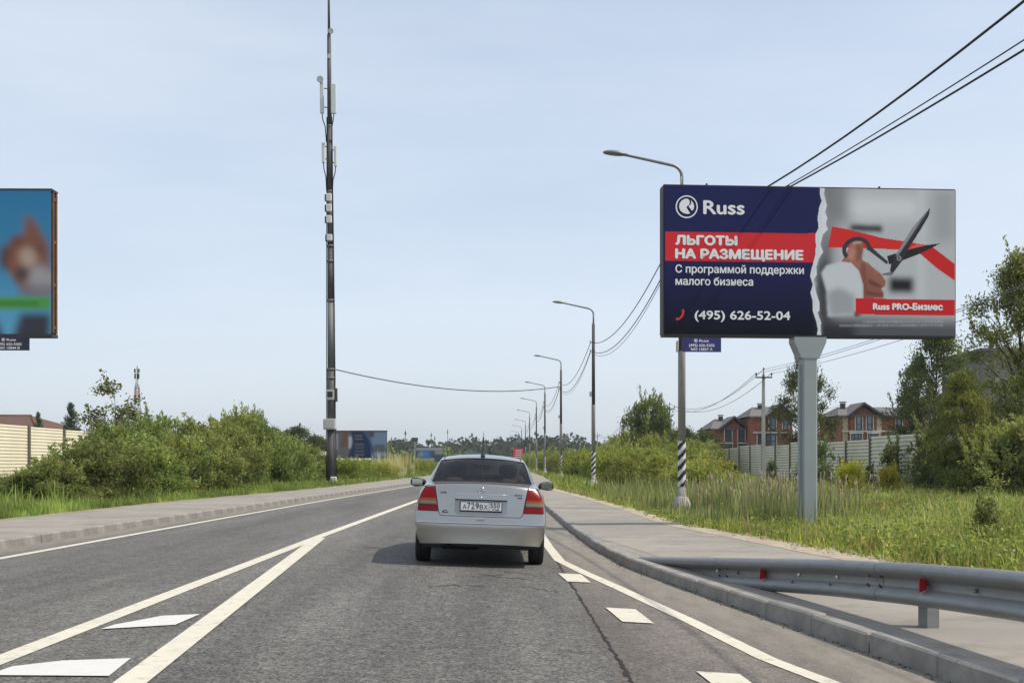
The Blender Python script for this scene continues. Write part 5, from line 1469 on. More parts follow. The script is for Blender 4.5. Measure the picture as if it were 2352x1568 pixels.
def paint_a(c, w_, h_):
    c.img[:] = lin(88, 94, 105)
    c.poly([(0, 0), (w_ * .3, 0), (w_ * .38, h_ * .55), (w_ * .3, h_), (0, h_)], lin(95, 95, 100), .1)
    c.poly([(w_ * .15, h_ * .4), (w_ * .3, h_ * .4), (w_ * .3, h_ * .95), (w_ * .2, h_ * .95)], lin(105, 75, 62), .12); c.poly([(w_ * .3, h_ * .35), (w_ * .36, h_ * .35), (w_ * .36, h_ * .8), (w_ * .3, h_ * .8)], lin(170, 175, 185), .1)
    c.poly([(w_ * .05, h_ * .3), (w_ * .1, h_ * .3), (w_ * .1, h_ * .9), (w_ * .05, h_ * .9)], lin(150, 155, 165), .1)
    c.poly([(w_ * .28, 0), (w_ * .72, 0), (w_ * .73, h_ * .3), (w_ * .66, h_ * .75), (w_ * .55, h_), (w_ * .34, h_), (w_ * .38, h_ * .6)], lin(30, 46, 76), .08)
    for i in range(4): c.poly([(w_ * .41, h_ * (.08 + i * .13)), (w_ * .58, h_ * (.08 + i * .13)), (w_ * .58, h_ * (.14 + i * .13)), (w_ * .41, h_ * (.14 + i * .13))], lin(120, 105, 118), .07, .55)
    for i in range(2): c.poly([(w_ * .41, h_ * (.68 + i * .12)), (w_ * .55, h_ * (.68 + i * .12)), (w_ * .55, h_ * (.74 + i * .12)), (w_ * .41, h_ * (.74 + i * .12))], lin(120, 125, 120), .07, .6)
    c.poly([(w_ * .7, 0), (w_ * .74, 0), (w_ * .75, h_ * .35), (w_ * .62, h_), (w_ * .58, h_), (w_ * .7, h_ * .5)], lin(48, 84, 130), .07)
    c.poly([(w_ * .75, h_ * .4), (w_, h_ * .4), (w_, h_), (w_ * .66, h_)], lin(110, 128, 152), .12); c.poly([(w_ * .66, h_ * .8), (w_ * .76, h_ * .75), (w_ * .76, h_), (w_ * .66, h_)], lin(70, 72, 75), .12)
    c.poly([(w_ * .77, h_ * .2), (w_ * .95, h_ * .2), (w_ * .95, h_ * .5), (w_ * .77, h_ * .5)], lin(85, 92, 96), .1)
    c.poly([(w_ * .76, h_ * .05), (w_, h_ * .05), (w_, h_ * .2), (w_ * .76, h_ * .2)], lin(125, 140, 155), .1)
far_billboard('roadside billboard with blurred blue print right of the mast foot', 764, 889, 990, 1050, 131, paint_a, (.24,), R(2))
def paint_b(c, w_, h_):
    c.img[:] = lin(60, 75, 85)
    c.poly([(0, h_ * .8), (w_, h_ * .8), (w_, h_), (0, h_)], lin(185, 185, 190), .2, .8); c.poly([(0, 0), (w_ * .65, 0), (w_ * .65, h_ * .17), (0, h_ * .17)], lin(190, 190, 190), .2, .8)
    c.poly([(w_ * .25, h_ * .25), (w_ * .5, h_ * .25), (w_ * .5, h_ * .75), (w_ * .25, h_ * .75)], lin(70, 120, 180), .4); c.ell(w_ * .18, h_ * .5, w_ * .08, h_ * .2, lin(120, 160, 160), .3); c.poly([(w_ * .68, h_ * .5), (w_, h_ * .5), (w_, h_ * .75), (w_ * .68, h_ * .75)], lin(170, 160, 155), .2, .7)
far_billboard('smaller farther billboard with pale bands just left of the car roof', 956, 1019, 1027, 1058, 250, paint_b, (-.15, .3), R(1))
def paint_c(c, w_, h_): c.img[:] = lin(60, 58, 62)
far_billboard('tiny dark rooftop style billboard on a post above the far tree line', 946, 960, 1005, 1013, 420, paint_c, (0,))

# distant poles and signs
for i, (u, vt, Y, r) in enumerate([(931, 987, 210, .09), (990.5, 992, 330, .12), (998.5, 1000, 360, .12), (1028, 984, 260, .07), (1023.5, 1012, 380, .2)]):
    p_ = P(u, vt, Y)
    b = MB(); b.use(M_CONCD).tube([(0, 0, -.1), (0, 0, p_.z - .1)], [r, r * .6], 6); b.box((0, 0, p_.z * .9), (r * 3.2, r * 2, .5))
    o = b.build('distant_pole', loc=(p_.x, Y, .1)); tag(o, ['thin tall pole right of the blurred blue billboard', 'left of two short poles over the far trees', 'right of two short poles over the far trees', 'tallest thin pole over the far trees before the car roof', 'short thick pole top beside the tallest thin far pole'][i], 'pole')
p_ = P(1190, 1042, 300)
o = thing('price_sign', 'red sign with white lines beside the road far ahead, right of the car roof', 'sign', (p_.x, 300, .1))
b = MB(); b.use(M_PRED).box((0, 0, p_.z), (2.6, .3, 2.6)); b.build('board', parent=o)
for i in range(4):
    b = MB(); b.use(M_PWHITE).box((-.1 + .1 * i, -.17, p_.z - .9 + .55 * i), (1.6, .04, .16)); b.build('text_line', parent=o)
b = MB(); b.use(M_BPOST).box((-.9, 0, p_.z / 2 - .8), (.2, .2, p_.z - 1)); b.box((.9, 0, p_.z / 2 - .8), (.2, .2, p_.z - 1)); b.build('leg', parent=o)
p_ = P(1082, 1040, 380)
o = thing('low_building', 'low building with teal roof far ahead above the car roof', 'building', (p_.x, 380, .1))
b = MB(); b.use(M_PLAST).box((0, 3, 1.6), (11, 6, 3.2)); b.build('wall', parent=o)
b = MB(); b.use(mat('teal_roof', (.06, .17, .16), .6)).prism([(-6, 3.2), (6, 3.2), (5, 4.3), (-5, 4.3)][::-1], -.3, 6.3); b.build('roof', parent=o)

# ---- guard rail
M_RAIL = mat('galvanised_rail', (.25, .257, .255), .5, metal=.6, var=.14, vscale=6, stretch=(1, 1, 2.5))
rail = thing('guard_rail', 'galvanised guard rail rising from the right pavement with red reflectors', 'guard rail', (3.2, 9.4, z_right()))
RP = [(16.0, 1.78, .015), (14.2, 2.14, .15), (12.2, 2.58, .30), (10.6, 2.92, .42), (9.3, 3.17, .50), (7.8, 3.38, .575), (6.0, 3.62, .60), (3.0, 3.95, .62)]  # Y, X, z of the beam's top above the pavement
def rpath(y):
    ys = [p_[0] for p_ in RP][::-1]
    return float(np.interp(y, ys, [p_[1] for p_ in RP][::-1])), float(np.interp(y, ys, [p_[2] for p_ in RP][::-1]))
W = [(.012, 0), (.035, -.002), (.062, -.014), (.084, -.042), (.086, -.062), (.072, -.088), (.008, -.126), (.0, -.135), (.0, -.185), (.008, -.194), (.072, -.232), (.086, -.258), (.084, -.278), (.062, -.306), (.035, -.318), (.012, -.32)]
ysr = np.concatenate([np.arange(16.0, 6.0, -.25), np.arange(6.0, 2.9, -.5)])
def beam(y_hi, y_lo, off):
    ys_ = [y for y in ysr if y_lo <= y <= y_hi]
    V, F = [], []
    for y in ys_:
        x, zt_ = rpath(y); x2, _ = rpath(y + .2)
        t = Vector((x2 - x, .2, 0)).normalized(); nrm = Vector((-t.y, t.x, 0))
        for d, dz in W:
            V.append((x + nrm.x * (d + off) - 3.2, y + nrm.y * (d + off) - 9.4, zt_ + dz * 1.04))
    n = len(W)
    for i in range(len(ys_) - 1):
        for k in range(n - 1): F.append((i * n + k, i * n + k + 1, (i + 1) * n + k + 1, (i + 1) * n + k))
    me = np_mesh('rail_beam', V, F, M_RAIL, smooth=True)
    o_ = link('beam', me, rail)
    sm = o_.modifiers.new('thick', 'SOLIDIFY'); sm.thickness = .004
    return o_
beam(16.0, 13.0, 0); beam(13.25, 9.75, .004); beam(10.0, 2.9, 0)
def railpt(y, d=0.0, dz=-.16):
    x, zt_ = rpath(y); x2, _ = rpath(y + .2)
    t = Vector((x2 - x, .2, 0)).normalized(); nrm = Vector((-t.y, t.x, 0))
    return Vector((x + nrm.x * d - 3.2, y + nrm.y * d - 9.4, zt_ + dz)), math.atan2(-t.x, t.y)
for y in (9.25, 6.2, 3.4):
    p_, a = railpt(y, -.11)
    _, zt_ = rpath(y)
    b = MB(); b.use(M_RAIL).box((p_.x, p_.y, (zt_ - .02) / 2 - .1), (.10, .14, zt_ + .14), rz=a); b.build('post', parent=rail)
    p2, a = railpt(y, -.03); b = MB(); b.use(M_RAIL).box((p2.x, p2.y, p2.z), (.06, .12, .2), rz=a); b.build('spacer', parent=rail)
M_REFL = mat('red_reflector', (.40, .012, .016), .25, var=.15, vscale=60, coat=.5)
yA = 12.05; yB = 9.05
for y in (yA, yB, 6.0):
    p_, a = railpt(y, .012)
    o_ = link('reflector', None, rail) if False else None
    b = MB(); b.use(M_RAIL); b.prism([(-.05, -.045), (.0, -.06), (.0, .06), (-.05, .045)], -.05, .05)
    t_ = Matrix.Translation(p_) @ Matrix.Rotation(a, 4, 'Z')
    # a red trapezoid plate facing the traffic, standing in the valley of the beam
    pl = MB(); pl.use(M_REFL); pl.prism([(-.072, -.056), (.0, -.034), (.0, .034), (-.072, .056)], -.006, .006)
    o1 = pl.build('reflector', parent=rail, loc=p_); o1.rotation_euler = (0, 0, a + R(12))
    hs = MB(); hs.use(M_BLACK); hs.prism([(-.06, -.05), (.0, -.036), (.016, 0), (.0, .036), (-.06, .05)], .007, .016)
    o2 = hs.build('holder', parent=o1)
for y, d, dz in ((12.75, .008, -.16), (11.3, .008, -.15), (11.35, .058, -.215), (10.55, .008, -.155), (10.6, .058, -.215), (8.35, .008, -.165), (7.6, .008, -.165), (13.3, .008, -.15)):
    p_, a = railpt(y, d, dz); b = MB(); b.use(M_PWHITE if y in (11.3, 10.55, 13.3) else M_GALV).lathe([(.0, 0), (.016, .0), (.016, .012), (.006, .02)], n=8, axis='x'); o_ = b.build('bolt', parent=rail, loc=p_); o_.rotation_euler = (0, 0, a + math.pi)
for yc in (13.1, 9.85):
    for dy in (-.1, .1):
        for d, dz in ((.072, -.04), (.03, -.115), (.03, -.205), (.072, -.285)):
            p_, a = railpt(yc + dy, d, dz); b = MB(); b.use(M_BLACK).box((0, 0, 0), (.012, .05, .012)); o_ = b.build('bolt', parent=rail, loc=p_); o_.rotation_euler = (R(25), 0, a)

# ------------------------------------------------------------------ the silver saloon car (local: x right, y forward, z up, origin under the rear bumper)
M_SILVER = mat('silver_paint', (.385, .375, .35), .24, metal=.92, coat=.3, var=.03, vscale=1.5)
M_GLASS = glass_mat('tinted_glass', (.68, .65, .63))
M_GLASSC = glass_mat('clear_glass', (.75, .78, .78))
M_TYRE = mat('tyre_rubber', (.012, .012, .013), .85, bump=.3, bscale=60)
M_PLASTIC = mat('black_plastic', (.015, .015, .016), .5)
M_SEAM = mat('panel_gap', (.008, .008, .009), .8)
M_REDL = mat('red_lens', (.17, .002, .003), .25, coat=.0, spec=.25)
M_AMBER = mat('amber_lens', (.28, .045, .004), .25, spec=.25)
M_CLEAR = mat('clear_lens', (.17, .155, .12), .25, spec=.3)
M_CHROME = mat('chrome', (.7, .7, .7), .15, metal=1.0)
M_SEAT = mat('seat_fabric', (.05, .043, .04), .9)
M_ALLOY = mat('wheel_alloy', (.4, .4, .41), .4, metal=.8)
CARX = (1100 - CU) / FPX * 15.0
car = thing('silver_car', 'silver four door saloon car driving ahead in the right lane', 'car', (CARX, 15.0, float(zr(CARX + 0))), R(1.3))
car.rotation_euler = (R(0), math.atan(.034), R(1.3))

SJ = [0.0, .30, .60, .84, .95, 1.0]
# rear rim: rows from bumper bottom to boot edge: (w, y_edge, z_edge, y_centre, z_centre)
REAR = [(.78, .075, .285, -.01, .305), (.835, .075, .42, -.005, .42), (.855, .065, .56, -.006, .56), (.84, .10, .72, .045, .72), (.81, .14, .90, .065, .905), (.745, .22, 1.02, .10, 1.06)]
COLS = [  # y, rows (w,z) x6 (row 5 = rim), centre z
    (.40, [(.76, .26), (.84, .42), (.852, .57), (.852, .74), (.82, .93), (.715, 1.04)], 1.082),
    (.62, [(.76, .25), (.84, .42), (.854, .57), (.854, .75), (.815, .945), (.70, 1.07)], 1.09),
    (.95, [(.76, .24), (.84, .42), (.854, .57), (.854, .75), (.81, .955), (.650, 1.235)], 1.275),
    (1.24, [(.76, .22), (.84, .40), (.854, .57), (.854, .75), (.805, .955), (.590, 1.355)], 1.408),
    (1.85, [(.76, .20), (.84, .38), (.854, .57), (.854, .74), (.805, .945), (.585, 1.405)], 1.475),
    (2.45, [(.76, .20), (.84, .38), (.854, .57), (.854, .73), (.805, .93), (.600, 1.375)], 1.43),
    (2.85, [(.76, .20), (.84, .38), (.854, .57), (.854, .72), (.805, .91), (.670, 1.16)], 1.20),
    (3.15, [(.76, .22), (.84, .40), (.85, .56), (.85, .71), (.80, .88), (.715, .97)], 1.01),
    (3.70, [(.75, .24), (.83, .40), (.84, .54), (.83, .68), (.78, .80), (.68, .87)], .92),
    (4.05, [(.72, .26), (.79, .40), (.80, .52), (.77, .62), (.71, .70), (.61, .75)], .79)]
FRONT = [(.60, 4.15, .26, 4.22, .26), (.66, 4.18, .40, 4.26, .40), (.67, 4.18, .50, 4.26, .50), (.65, 4.16, .58, 4.24, .58), (.62, 4.13, .64, 4.20, .65), (.58, 4.10, .69, 4.16, .71)]
V, F, FM = [], [], []
idx = {}
def vid(key, co):
    if key not in idx:
        idx[key] = len(V); V.append(co)
    return idx[key]
def lerp(a, b_, t): return a + (b_ - a) * t
# top strip lines: list of (row of points j) from rear row0 up, over, down to front row 0
lines = []
for r, (w_, ye, ze, yc, zc) in enumerate(REAR):
    lines.append(('R%d' % r, [(w_ * s, lerp(yc, ye, s ** 4), lerp(zc, ze, s ** 2.2)) for s in SJ]))
for c, (y, rows, zc) in enumerate(COLS):
    w_, ze = rows[5]
    lines.append(('C%d' % c, [(w_ * s, y, lerp(zc, ze, s ** 2.6)) for s in SJ]))
for r in range(5, -1, -1):
    w_, ye, ze, yc, zc = FRONT[r]
    lines.append(('F%d' % r, [(w_ * s, lerp(yc, ye, s ** 3), lerp(zc, ze, s ** 2.2)) for s in SJ]))
NJ = len(SJ)
def tv(li, j, sg):
    x, y, z = lines[li][1][j]
    return vid((lines[li][0], j, sg if j else 0), (x * sg, y, z))
for li in range(len(lines) - 1):
    for j in range(NJ - 1):
        a = lines[li][0]
        if a in ('R0', 'R1'): m_ = 4
        elif a in ('R2', 'R3', 'R4'): m_ = 5 if (j < 3 or False) else 0
        elif a in ('R5', 'C0'): m_ = 5 if j < 4 and a == 'R5' or (a == 'C0' and j < 4) else 0
        elif a in ('C1', 'C2'): m_ = 1 if j < 4 else 0
        elif a in ('C5', 'C6'): m_ = 3 if j < 4 else 0
        elif a in ('C3', 'C4'): m_ = 6
        else: m_ = 0
        for sg in (1, -1):
            f = (tv(li, j, sg), tv(li, j + 1, sg), tv(li + 1, j + 1, sg), tv(li + 1, j, sg))
            F.append(f if sg > 0 else f[::-1]); FM.append(m_)
# sides
NC = len(COLS)
def sv(c, r, sg):
    """column c: 0 = rear rim, 1..NC = COLS, NC+1 = front rim"""
    if c == 0: return tv(r, NJ - 1, sg)
    if c == NC + 1: return tv(len(lines) - 1 - r, NJ - 1, sg)
    if r == 5: return tv(6 + c - 1, NJ - 1, sg)
    w_, z = COLS[c - 1][1][r]
    return vid(('S', c, r, sg), (w_ * sg, COLS[c - 1][0], z))
for c in range(NC + 1):
    for r in range(5):
        m_ = 0
        if r == 4 and 3 <= c <= 6: m_ = 2
        if r < 2 and c == 0: m_ = 4
        for sg in (1, -1):
            f = (sv(c, r, sg), sv(c + 1, r, sg), sv(c + 1, r + 1, sg), sv(c, r + 1, sg))
            F.append(f if sg < 0 else f[::-1]); FM.append(m_)
me = bpy.data.meshes.new('shell')
me.from_pydata(V, [], F)
bm = bmesh.new(); bm.from_mesh(me)
bmesh.ops.recalc_face_normals(bm, faces=bm.faces)
cl = bm.edges.layers.float.new('crease_edge')
bm.verts.ensure_lookup_table(); bm.edges.ensure_lookup_table()
inv = {v: k for k, v in idx.items()}
for e in bm.edges:
    k0, k1 = inv[e.verts[0].index], inv[e.verts[1].index]
    s = {k0[0], k1[0]}
    if s == {'R5'}: e[cl] = .75          # boot lip
    elif s == {'R2'}: e[cl] = .3
    elif s == {'C1'} : e[cl] = .6
    elif s == {'C3'}: e[cl] = .35
    if all(k[0] == 'S' and k[2] == 4 for k in (k0, k1)): e[cl] = .5   # belt line
    if all(k[0] != 'S' and k[0][0] == 'C' and k[1] == NJ - 1 for k in (k0, k1)) and len(s) == 2: e[cl] = .25
bm.to_mesh(me); bm.free()
me.polygons.foreach_set('material_index', FM)
tmp = bpy.data.objects.new('shell', me); COL.objects.link(tmp)
for _ in range(7): me.materials.append(None)
ss = tmp.modifiers.new('s', 'SUBSURF'); ss.levels = 3; ss.render_levels = 3
dg = bpy.context.evaluated_depsgraph_get(); dg.update()
ev = bpy.data.meshes.new_from_object(tmp.evaluated_get(dg))
bpy.data.objects.remove(tmp)
SV = np.zeros(len(ev.vertices) * 3, dtype=np.float32); ev.vertices.foreach_get('co', SV); SV = SV.reshape(-1, 3)
SF = [tuple(p_.vertices) for p_ in ev.polygons]; SM = [p_.material_index for p_ in ev.polygons]
BVH = BVHTree.FromPolygons([tuple(v) for v in SV], SF)
RA, FA, WR = .86, 3.47, .305
def pick(name, mids, m, thick=0.0):
    fs = []
    for f, mi in zip(SF, SM):
        if mi not in mids: continue
        c = SV[list(f)].mean(0)
        if abs(c[0]) > .55 and any(math.hypot(c[1] - ax, c[2] - .30) < .345 for ax in (RA, FA)): continue
        fs.append(f)
    used = sorted({i for f in fs for i in f}); mp_ = {v: i for i, v in enumerate(used)}
    mb = MB(); mb.use(m); mb.add([SV[i] for i in used], [tuple(mp_[i] for i in f) for f in fs], True)
    return mb.build(name, parent=car)
body = pick('body', (0,), M_SILVER)
pick('rear_bumper', (4,), M_SILVER)
boot = pick('boot_lid', (5,), M_SILVER)
roof = pick('roof', (6,), M_SILVER)
rw = pick('rear_window', (1,), M_GLASS)
pick('side_window', (2,), M_GLASS)
pick('windscreen', (3,), M_GLASSC)
def hit(x, z):
    h_ = BVH.ray_cast(Vector((x, -3, z)), Vector((0, 1, 0)))
    return h_[0].y if h_[0] is not None else None
def hy(x, z, default=.1):
    for s in (1.0, .985, .97, .95):
        y = hit(x * s, z)
        if y is not None: return y
    return default
def patch(rows, m, off, nx=10, sub=4):
    """rows: [(z, xl, xr)] from bottom to top; projected on the rear of the shell"""
    zs_, xl, xr = [r_[0] for r_ in rows], [r_[1] for r_ in rows], [r_[2] for r_ in rows]
    n = (len(rows) - 1) * sub + 1
    mb = MB(); mb.use(m)
    vs, fs = [], []
    for i in range(n):
        t = i / (n - 1) * (len(rows) - 1)
        z = float(np.interp(t, range(len(rows)), zs_)); a = float(np.interp(t, range(len(rows)), xl)); b_ = float(np.interp(t, range(len(rows)), xr))
        for k in range(nx + 1):
            x = a + (b_ - a) * k / nx
            vs.append((x, hy(x, z) - off, z))
    for i in range(n - 1):
        for k in range(nx): fs.append((i * (nx + 1) + k, i * (nx + 1) + k + 1, (i + 1) * (nx + 1) + k + 1, (i + 1) * (nx + 1) + k))
    mb.add(vs, fs, True)
    return mb
def seam(name, pts, wd, off=.0025, parent=None, m=None, n=8, down=False):
    P_ = []
    for i in range(len(pts) - 1):
        for k in range(n): P_.append((lerp(pts[i][0], pts[i + 1][0], k / n), lerp(pts[i][1], pts[i + 1][1], k / n)))
    P_.append(pts[-1])
    q_ = []
    for x, z in P_:
        q_.append((x, hy(x, z) - off + wd, z))
    mb = MB(); mb.use(m or M_SEAM).tube(q_, wd, 6)
    return mb.build(name, parent=parent or car)
# tail lights
for sg in (-1, 1):
    def mr(rows): return [(z, min(sg * a, sg * b_), max(sg * a, sg * b_)) for z, a, b_ in rows]
    inn = lambda z: float(np.interp(z, [.715, .86, 1.02], [.548, .572, .602]))
    outr = lambda z: float(np.interp(z, [.715, .80, .90, .97, 1.005], [.832, .828, .808, .772, .735]))
    tl = patch(mr([(z, inn(z), outr(z)) for z in (.712, .80, .90, .97, 1.012)]), M_REDL, .010).build('tail_light', parent=car)
    patch(mr([(z, inn(z) + .006, outr(z) - .004) for z in (.845, .872)]), M_AMBER, .014).build('amber_band', parent=tl)
    patch(mr([(z, inn(z) + .008, outr(z) - .012) for z in (.800, .838)]), M_CLEAR, .016).build('reversing_lens', parent=tl)
    for z in (.793, .842): seam('divider', [(sg * (inn(z) + .004), z), (sg * (outr(z) - .01), z)], .0035, .016, tl, M_CLEAR)
    seam('light_gap', [(sg * (inn(z) - .004), z) for z in (.712, .80, .90, 1.02)] + [(sg * .70, 1.026), (sg * .745, 1.005)], .005, .006, tl)
    seam('light_gap', [(sg * .548, .708), (sg * .83, .708)], .0045, .006, tl)
# boot seams, bumper lines
seam('boot_gap', [(-.602, 1.04), (-.572, .86), (-.545, .72), (-.528, .668), (-.505, .65), (.505, .65), (.528, .668), (.545, .72), (.572, .86), (.602, 1.04)], .0055)
seam('bumper_crease', [(-.84, .556), (-.4, .556), (.4, .556), (.84, .556)], .005)
patch([(.5615, -.80, .80), (.567, -.80, .80)], M_CHROME, .006, 40, 2).build('bumper_highlight', parent=car)  # thin bright strip laid on as the highlight of the bumper's character line
# recessed number plate bay, handle bar, plate
bay = patch([(.672, -.30, .30), (.70, -.335, .335), (.885, -.335, .335), (.90, -.325, .325)], mat('silver_bay', (.30, .30, .30), .35, metal=.8), .003, 16, 3).build('plate_bay', parent=car)
seam('bay_edge', [(-.325, .885), (-.33, .71), (-.30, .675), (.30, .675), (.33, .71), (.325, .885)], .004, .003, bay)
hb_ = patch([(.868, -.33, .33), (.878, -.335, .335), (.925, -.335, .335), (.935, -.325, .325)], M_SILVER, .036, 20, 3).build('handle_bar', parent=car)
seam('handle_edge', [(-.335, .935), (.335, .935)], .004, .022, hb_, M_CHROME); seam('handle_edge', [(-.335, .862), (.335, .862)], .009, .02, hb_)
yp = hy(0, .78) - .02
b = MB(); b.use(M_PLASTIC).box((0, yp + .006, .775), (.545, .02, .135), bev=.006); pl = b.build('number_plate_frame', parent=car)
b = MB(); b.use(mat('plate_white', (.70, .70, .70), .4)).box((0, yp - .007, .780), (.520, .008, .112), bev=.003); b.build('plate', parent=pl)
M_INK = mat('plate_ink', (.01, .01, .01), .5)
xs = -.232
for ch, wd, ht in (('А', .046, .056), ('7', .040, .078), ('2', .044, .078), ('9', .044, .078), ('В', .044, .056), ('Х', .048, .056)):
    put_text('plate_letter', ch, xs, .746, yp - .0125, M_INK, pl, width=wd, height=ht, bold=.012); xs += wd + .0105
xs = .118
for ch in '550':
    put_text('plate_letter', ch, xs, .768, yp - .0125, M_INK, pl, width=.036, height=.058, bold=.012); xs += .0435
put_text('plate_letter', 'RUS', .145, .737, yp - .0125, M_INK, pl, width=.05, height=.02, bold=.01)
b = MB(); b.use(M_INK).box((.104, yp - .0115, .78), (.004, .002, .104)); b.box((.215, yp - .0115, .745), (.03, .002, .016)); b.build('plate_divider', parent=pl)
for z in (.834, .726):
    b = MB(); b.use(M_INK).box((0, yp - .0115, z), (.512, .002, .003)); b.build('plate_border', parent=pl)
# emblem: ring with a bolt
ye = hy(0, .985) - .012
b = MB(); b.use(M_CHROME)
pts = [(.036 * math.cos(a), ye, .985 + .036 * math.sin(a)) for a in np.linspace(R(15), R(345), 26)]
b.tube(pts, .005, 6); b.tube([(-.045, ye - .004, .992), (-.002, ye - .006, .982), (.002, ye - .006, .990), (.045, ye - .004, .978)], .0055, 6); b.build('emblem', parent=boot)
for x0, x1, z, t_ in ((-.53, -.44, .935, 'OPEL'), (.42, .53, .925, 'ASTRA')):
    o_ = put_text('badge_text', t_, x0, z, hy((x0 + x1) / 2, z) - .009, M_PLASTIC, boot, width=x1 - x0, height=.022, bold=.01)
b = MB(); b.use(M_PLASTIC).box((.495, hy(.495, .9) - .008, .902), (.06, .004, .010)); b.build('badge', parent=boot)
b = MB(); b.use(M_PLASTIC).tube([(-.495, hy(-.49, .70) - .006, .705), (-.46, hy(-.46, .72) - .006, .722), (-.42, hy(-.42, .72) - .006, .712)], .004, 5); b.box((-.455, hy(-.455, .695) - .006, .695), (.075, .004, .010)); b.build('dealer_badge', parent=boot)
b = MB(); b.use(M_CHROME).lathe([(.012, -.012), (.012, 0)], c=(0, hy(0, .90) - .028, .898), n=12, axis='y'); b.build('boot_lock', parent=hb_)
b = MB(); b.use(M_CHROME).box((0, hy(0, .615) - .008, .615), (.10, .012, .028), bev=.004); b.build('plate_lamp', parent=car)
# dark underside panels, added to block light under the shell
b = MB(); b.use(M_PLASTIC)
for i in range(1): b.box((0, .5, .30), (1.30, .7, .08))
b.build('rear_underbody', parent=car)
b = MB(); b.use(M_PLASTIC).box((0, 2.2, .26), (1.5, 3.6, .08)); b.build('floor_pan', parent=car)
b = MB(); b.use(M_PLASTIC).box((0, 2.1, .60), (1.30, 2.6, .05)); b.build('cabin_floor', parent=car)
b = MB(); b.use(M_GALV).tube([(-.40, .06, .285), (-.40, .5, .29)], .034, 12, caps=False); b.use(M_PLASTIC).tube([(-.40, .10, .285), (-.40, .12, .285)], .03, 12); b.build('exhaust_pipe', parent=car)
b = MB(); b.use(M_PLASTIC).box((-.25, .55, .27), (.55, .5, .14), bev=.05); b.build('silencer', parent=car)
b = MB(); b.use(M_GALV).tube([(-.15, RA - .05, .22), (.55, RA - .05, .20)], .018, 6); b.build('rear_axle', parent=car)
# wheels
def wheel(x, y):
    sg = 1 if x > 0 else -1
    b = MB(); b.use(M_TYRE)
    prof = [(.20, -.09), (.285, -.095), (.300, -.075), (.305, -.03), (.305, .03), (.300, .075), (.285, .095), (.20, .09)]
    b.lathe(prof, c=(0, 0, 0), n=32, axis='x')
    t_ = b.build('wheel', parent=car, loc=(x, y, WR - .004))
    b = MB(); b.use(M_ALLOY).lathe([(.2, .092 * sg), (.19, .10 * sg), (.06, .085 * sg), (.03, .10 * sg)], n=20, axis='x'); b.build('rim', parent=t_)
    b = MB(); b.use(M_PLASTIC)
    for k in (-.04, 0, .04): b.lathe([(.303, k - .004), (.3065, k - .004), (.3065, k + .004), (.303, k + .004)], n=32, axis='x')
    b.build('tread_groove', parent=t_)
for x, y in ((-.758, RA), (.758, RA), (-.75, FA), (.75, FA)): wheel(x, y)
# wheel arch linings
for x, y in ((-.70, RA), (.70, RA), (-.70, FA), (.70, FA)):
    vs, fs = [], []
    for i in range(17):
        a = math.pi * i / 16
        for xx in (-.14, .145): vs.append((x + xx, y + .345 * math.cos(a), .30 + .345 * math.sin(a)))
    for i in range(16): fs.append((2 * i, 2 * i + 1, 2 * i + 3, 2 * i + 2))
    mb = MB(); mb.use(M_PLASTIC).add(vs, fs, True); mb.build('wheel_arch', parent=car)
# mirrors
for sg in (-1, 1):
    rings = []
    for dx, hw, hh in ((0, .035, .030), (.05, .06, .055), (.14, .07, .068), (.20, .062, .06), (.225, .03, .035)):
        rings.append([(sg * (.845 + dx), 2.62 + hw * math.cos(t), 1.02 + hh * (abs(math.sin(t)) ** .7) * (1 if math.sin(t) > 0 else -1)) for t in np.linspace(0, 2 * math.pi, 12, endpoint=False)])
    vs = [v for r_ in rings for v in r_]; fs = []
    for i in range(4):
        for k in range(12):
            k2 = (k + 1) % 12; fs.append((i * 12 + k, i * 12 + k2, i * 12 + 12 + k2, i * 12 + 12 + k))
    fs += [tuple(range(12)), tuple(48 + k for k in range(12))]
    mb = MB(); mb.use(M_PLASTIC).add(vs, fs, True); mo = mb.build('wing_mirror', parent=car)
    mb = MB(); mb.use(mat('mirror_glass', (.5, .52, .55), .03, metal=1.0)).box((sg * .965, 2.548, 1.02), (.155, .01, .092), bev=.004); mb.build('mirror_glass', parent=mo)
    mb = MB(); mb.use(M_PLASTIC).tube([(sg * .79, 2.66, .97), (sg * .87, 2.63, .99)], .03, 8); mb.build('mirror_stalk', parent=mo)
# aerial, heater strip, roof grooves, high brake light
zt_ = 1.43
hp = BVH.ray_cast(Vector((0, 1.38, 3)), Vector((0, 0, -1)))[0]
b = MB(); b.use(M_PLASTIC).lathe([(.035, -.01), (.03, .02), (.014, .06), (.008, .075)], c=(0, 1.38, hp.z), n=12); b.tube([(0, 1.38, hp.z + .07), (0, 1.20, hp.z + .34)], [.006, .003], 6); b.tube([(0, 1.30, hp.z + .205), (0, 1.25, hp.z + .27)], [.009, .009], 6); b.build('aerial', parent=roof)
for sg in (-1, 1):
    pts = []
    for y in np.linspace(1.32, 2.4, 12):
        h_ = BVH.ray_cast(Vector((sg * .53, y, 3)), Vector((0, 0, -1)))[0]; pts.append((sg * .53, y, h_.z + .001))
    b = MB(); b.use(M_SEAM).tube(pts, .006, 5); b.build('roof_gutter', parent=roof)
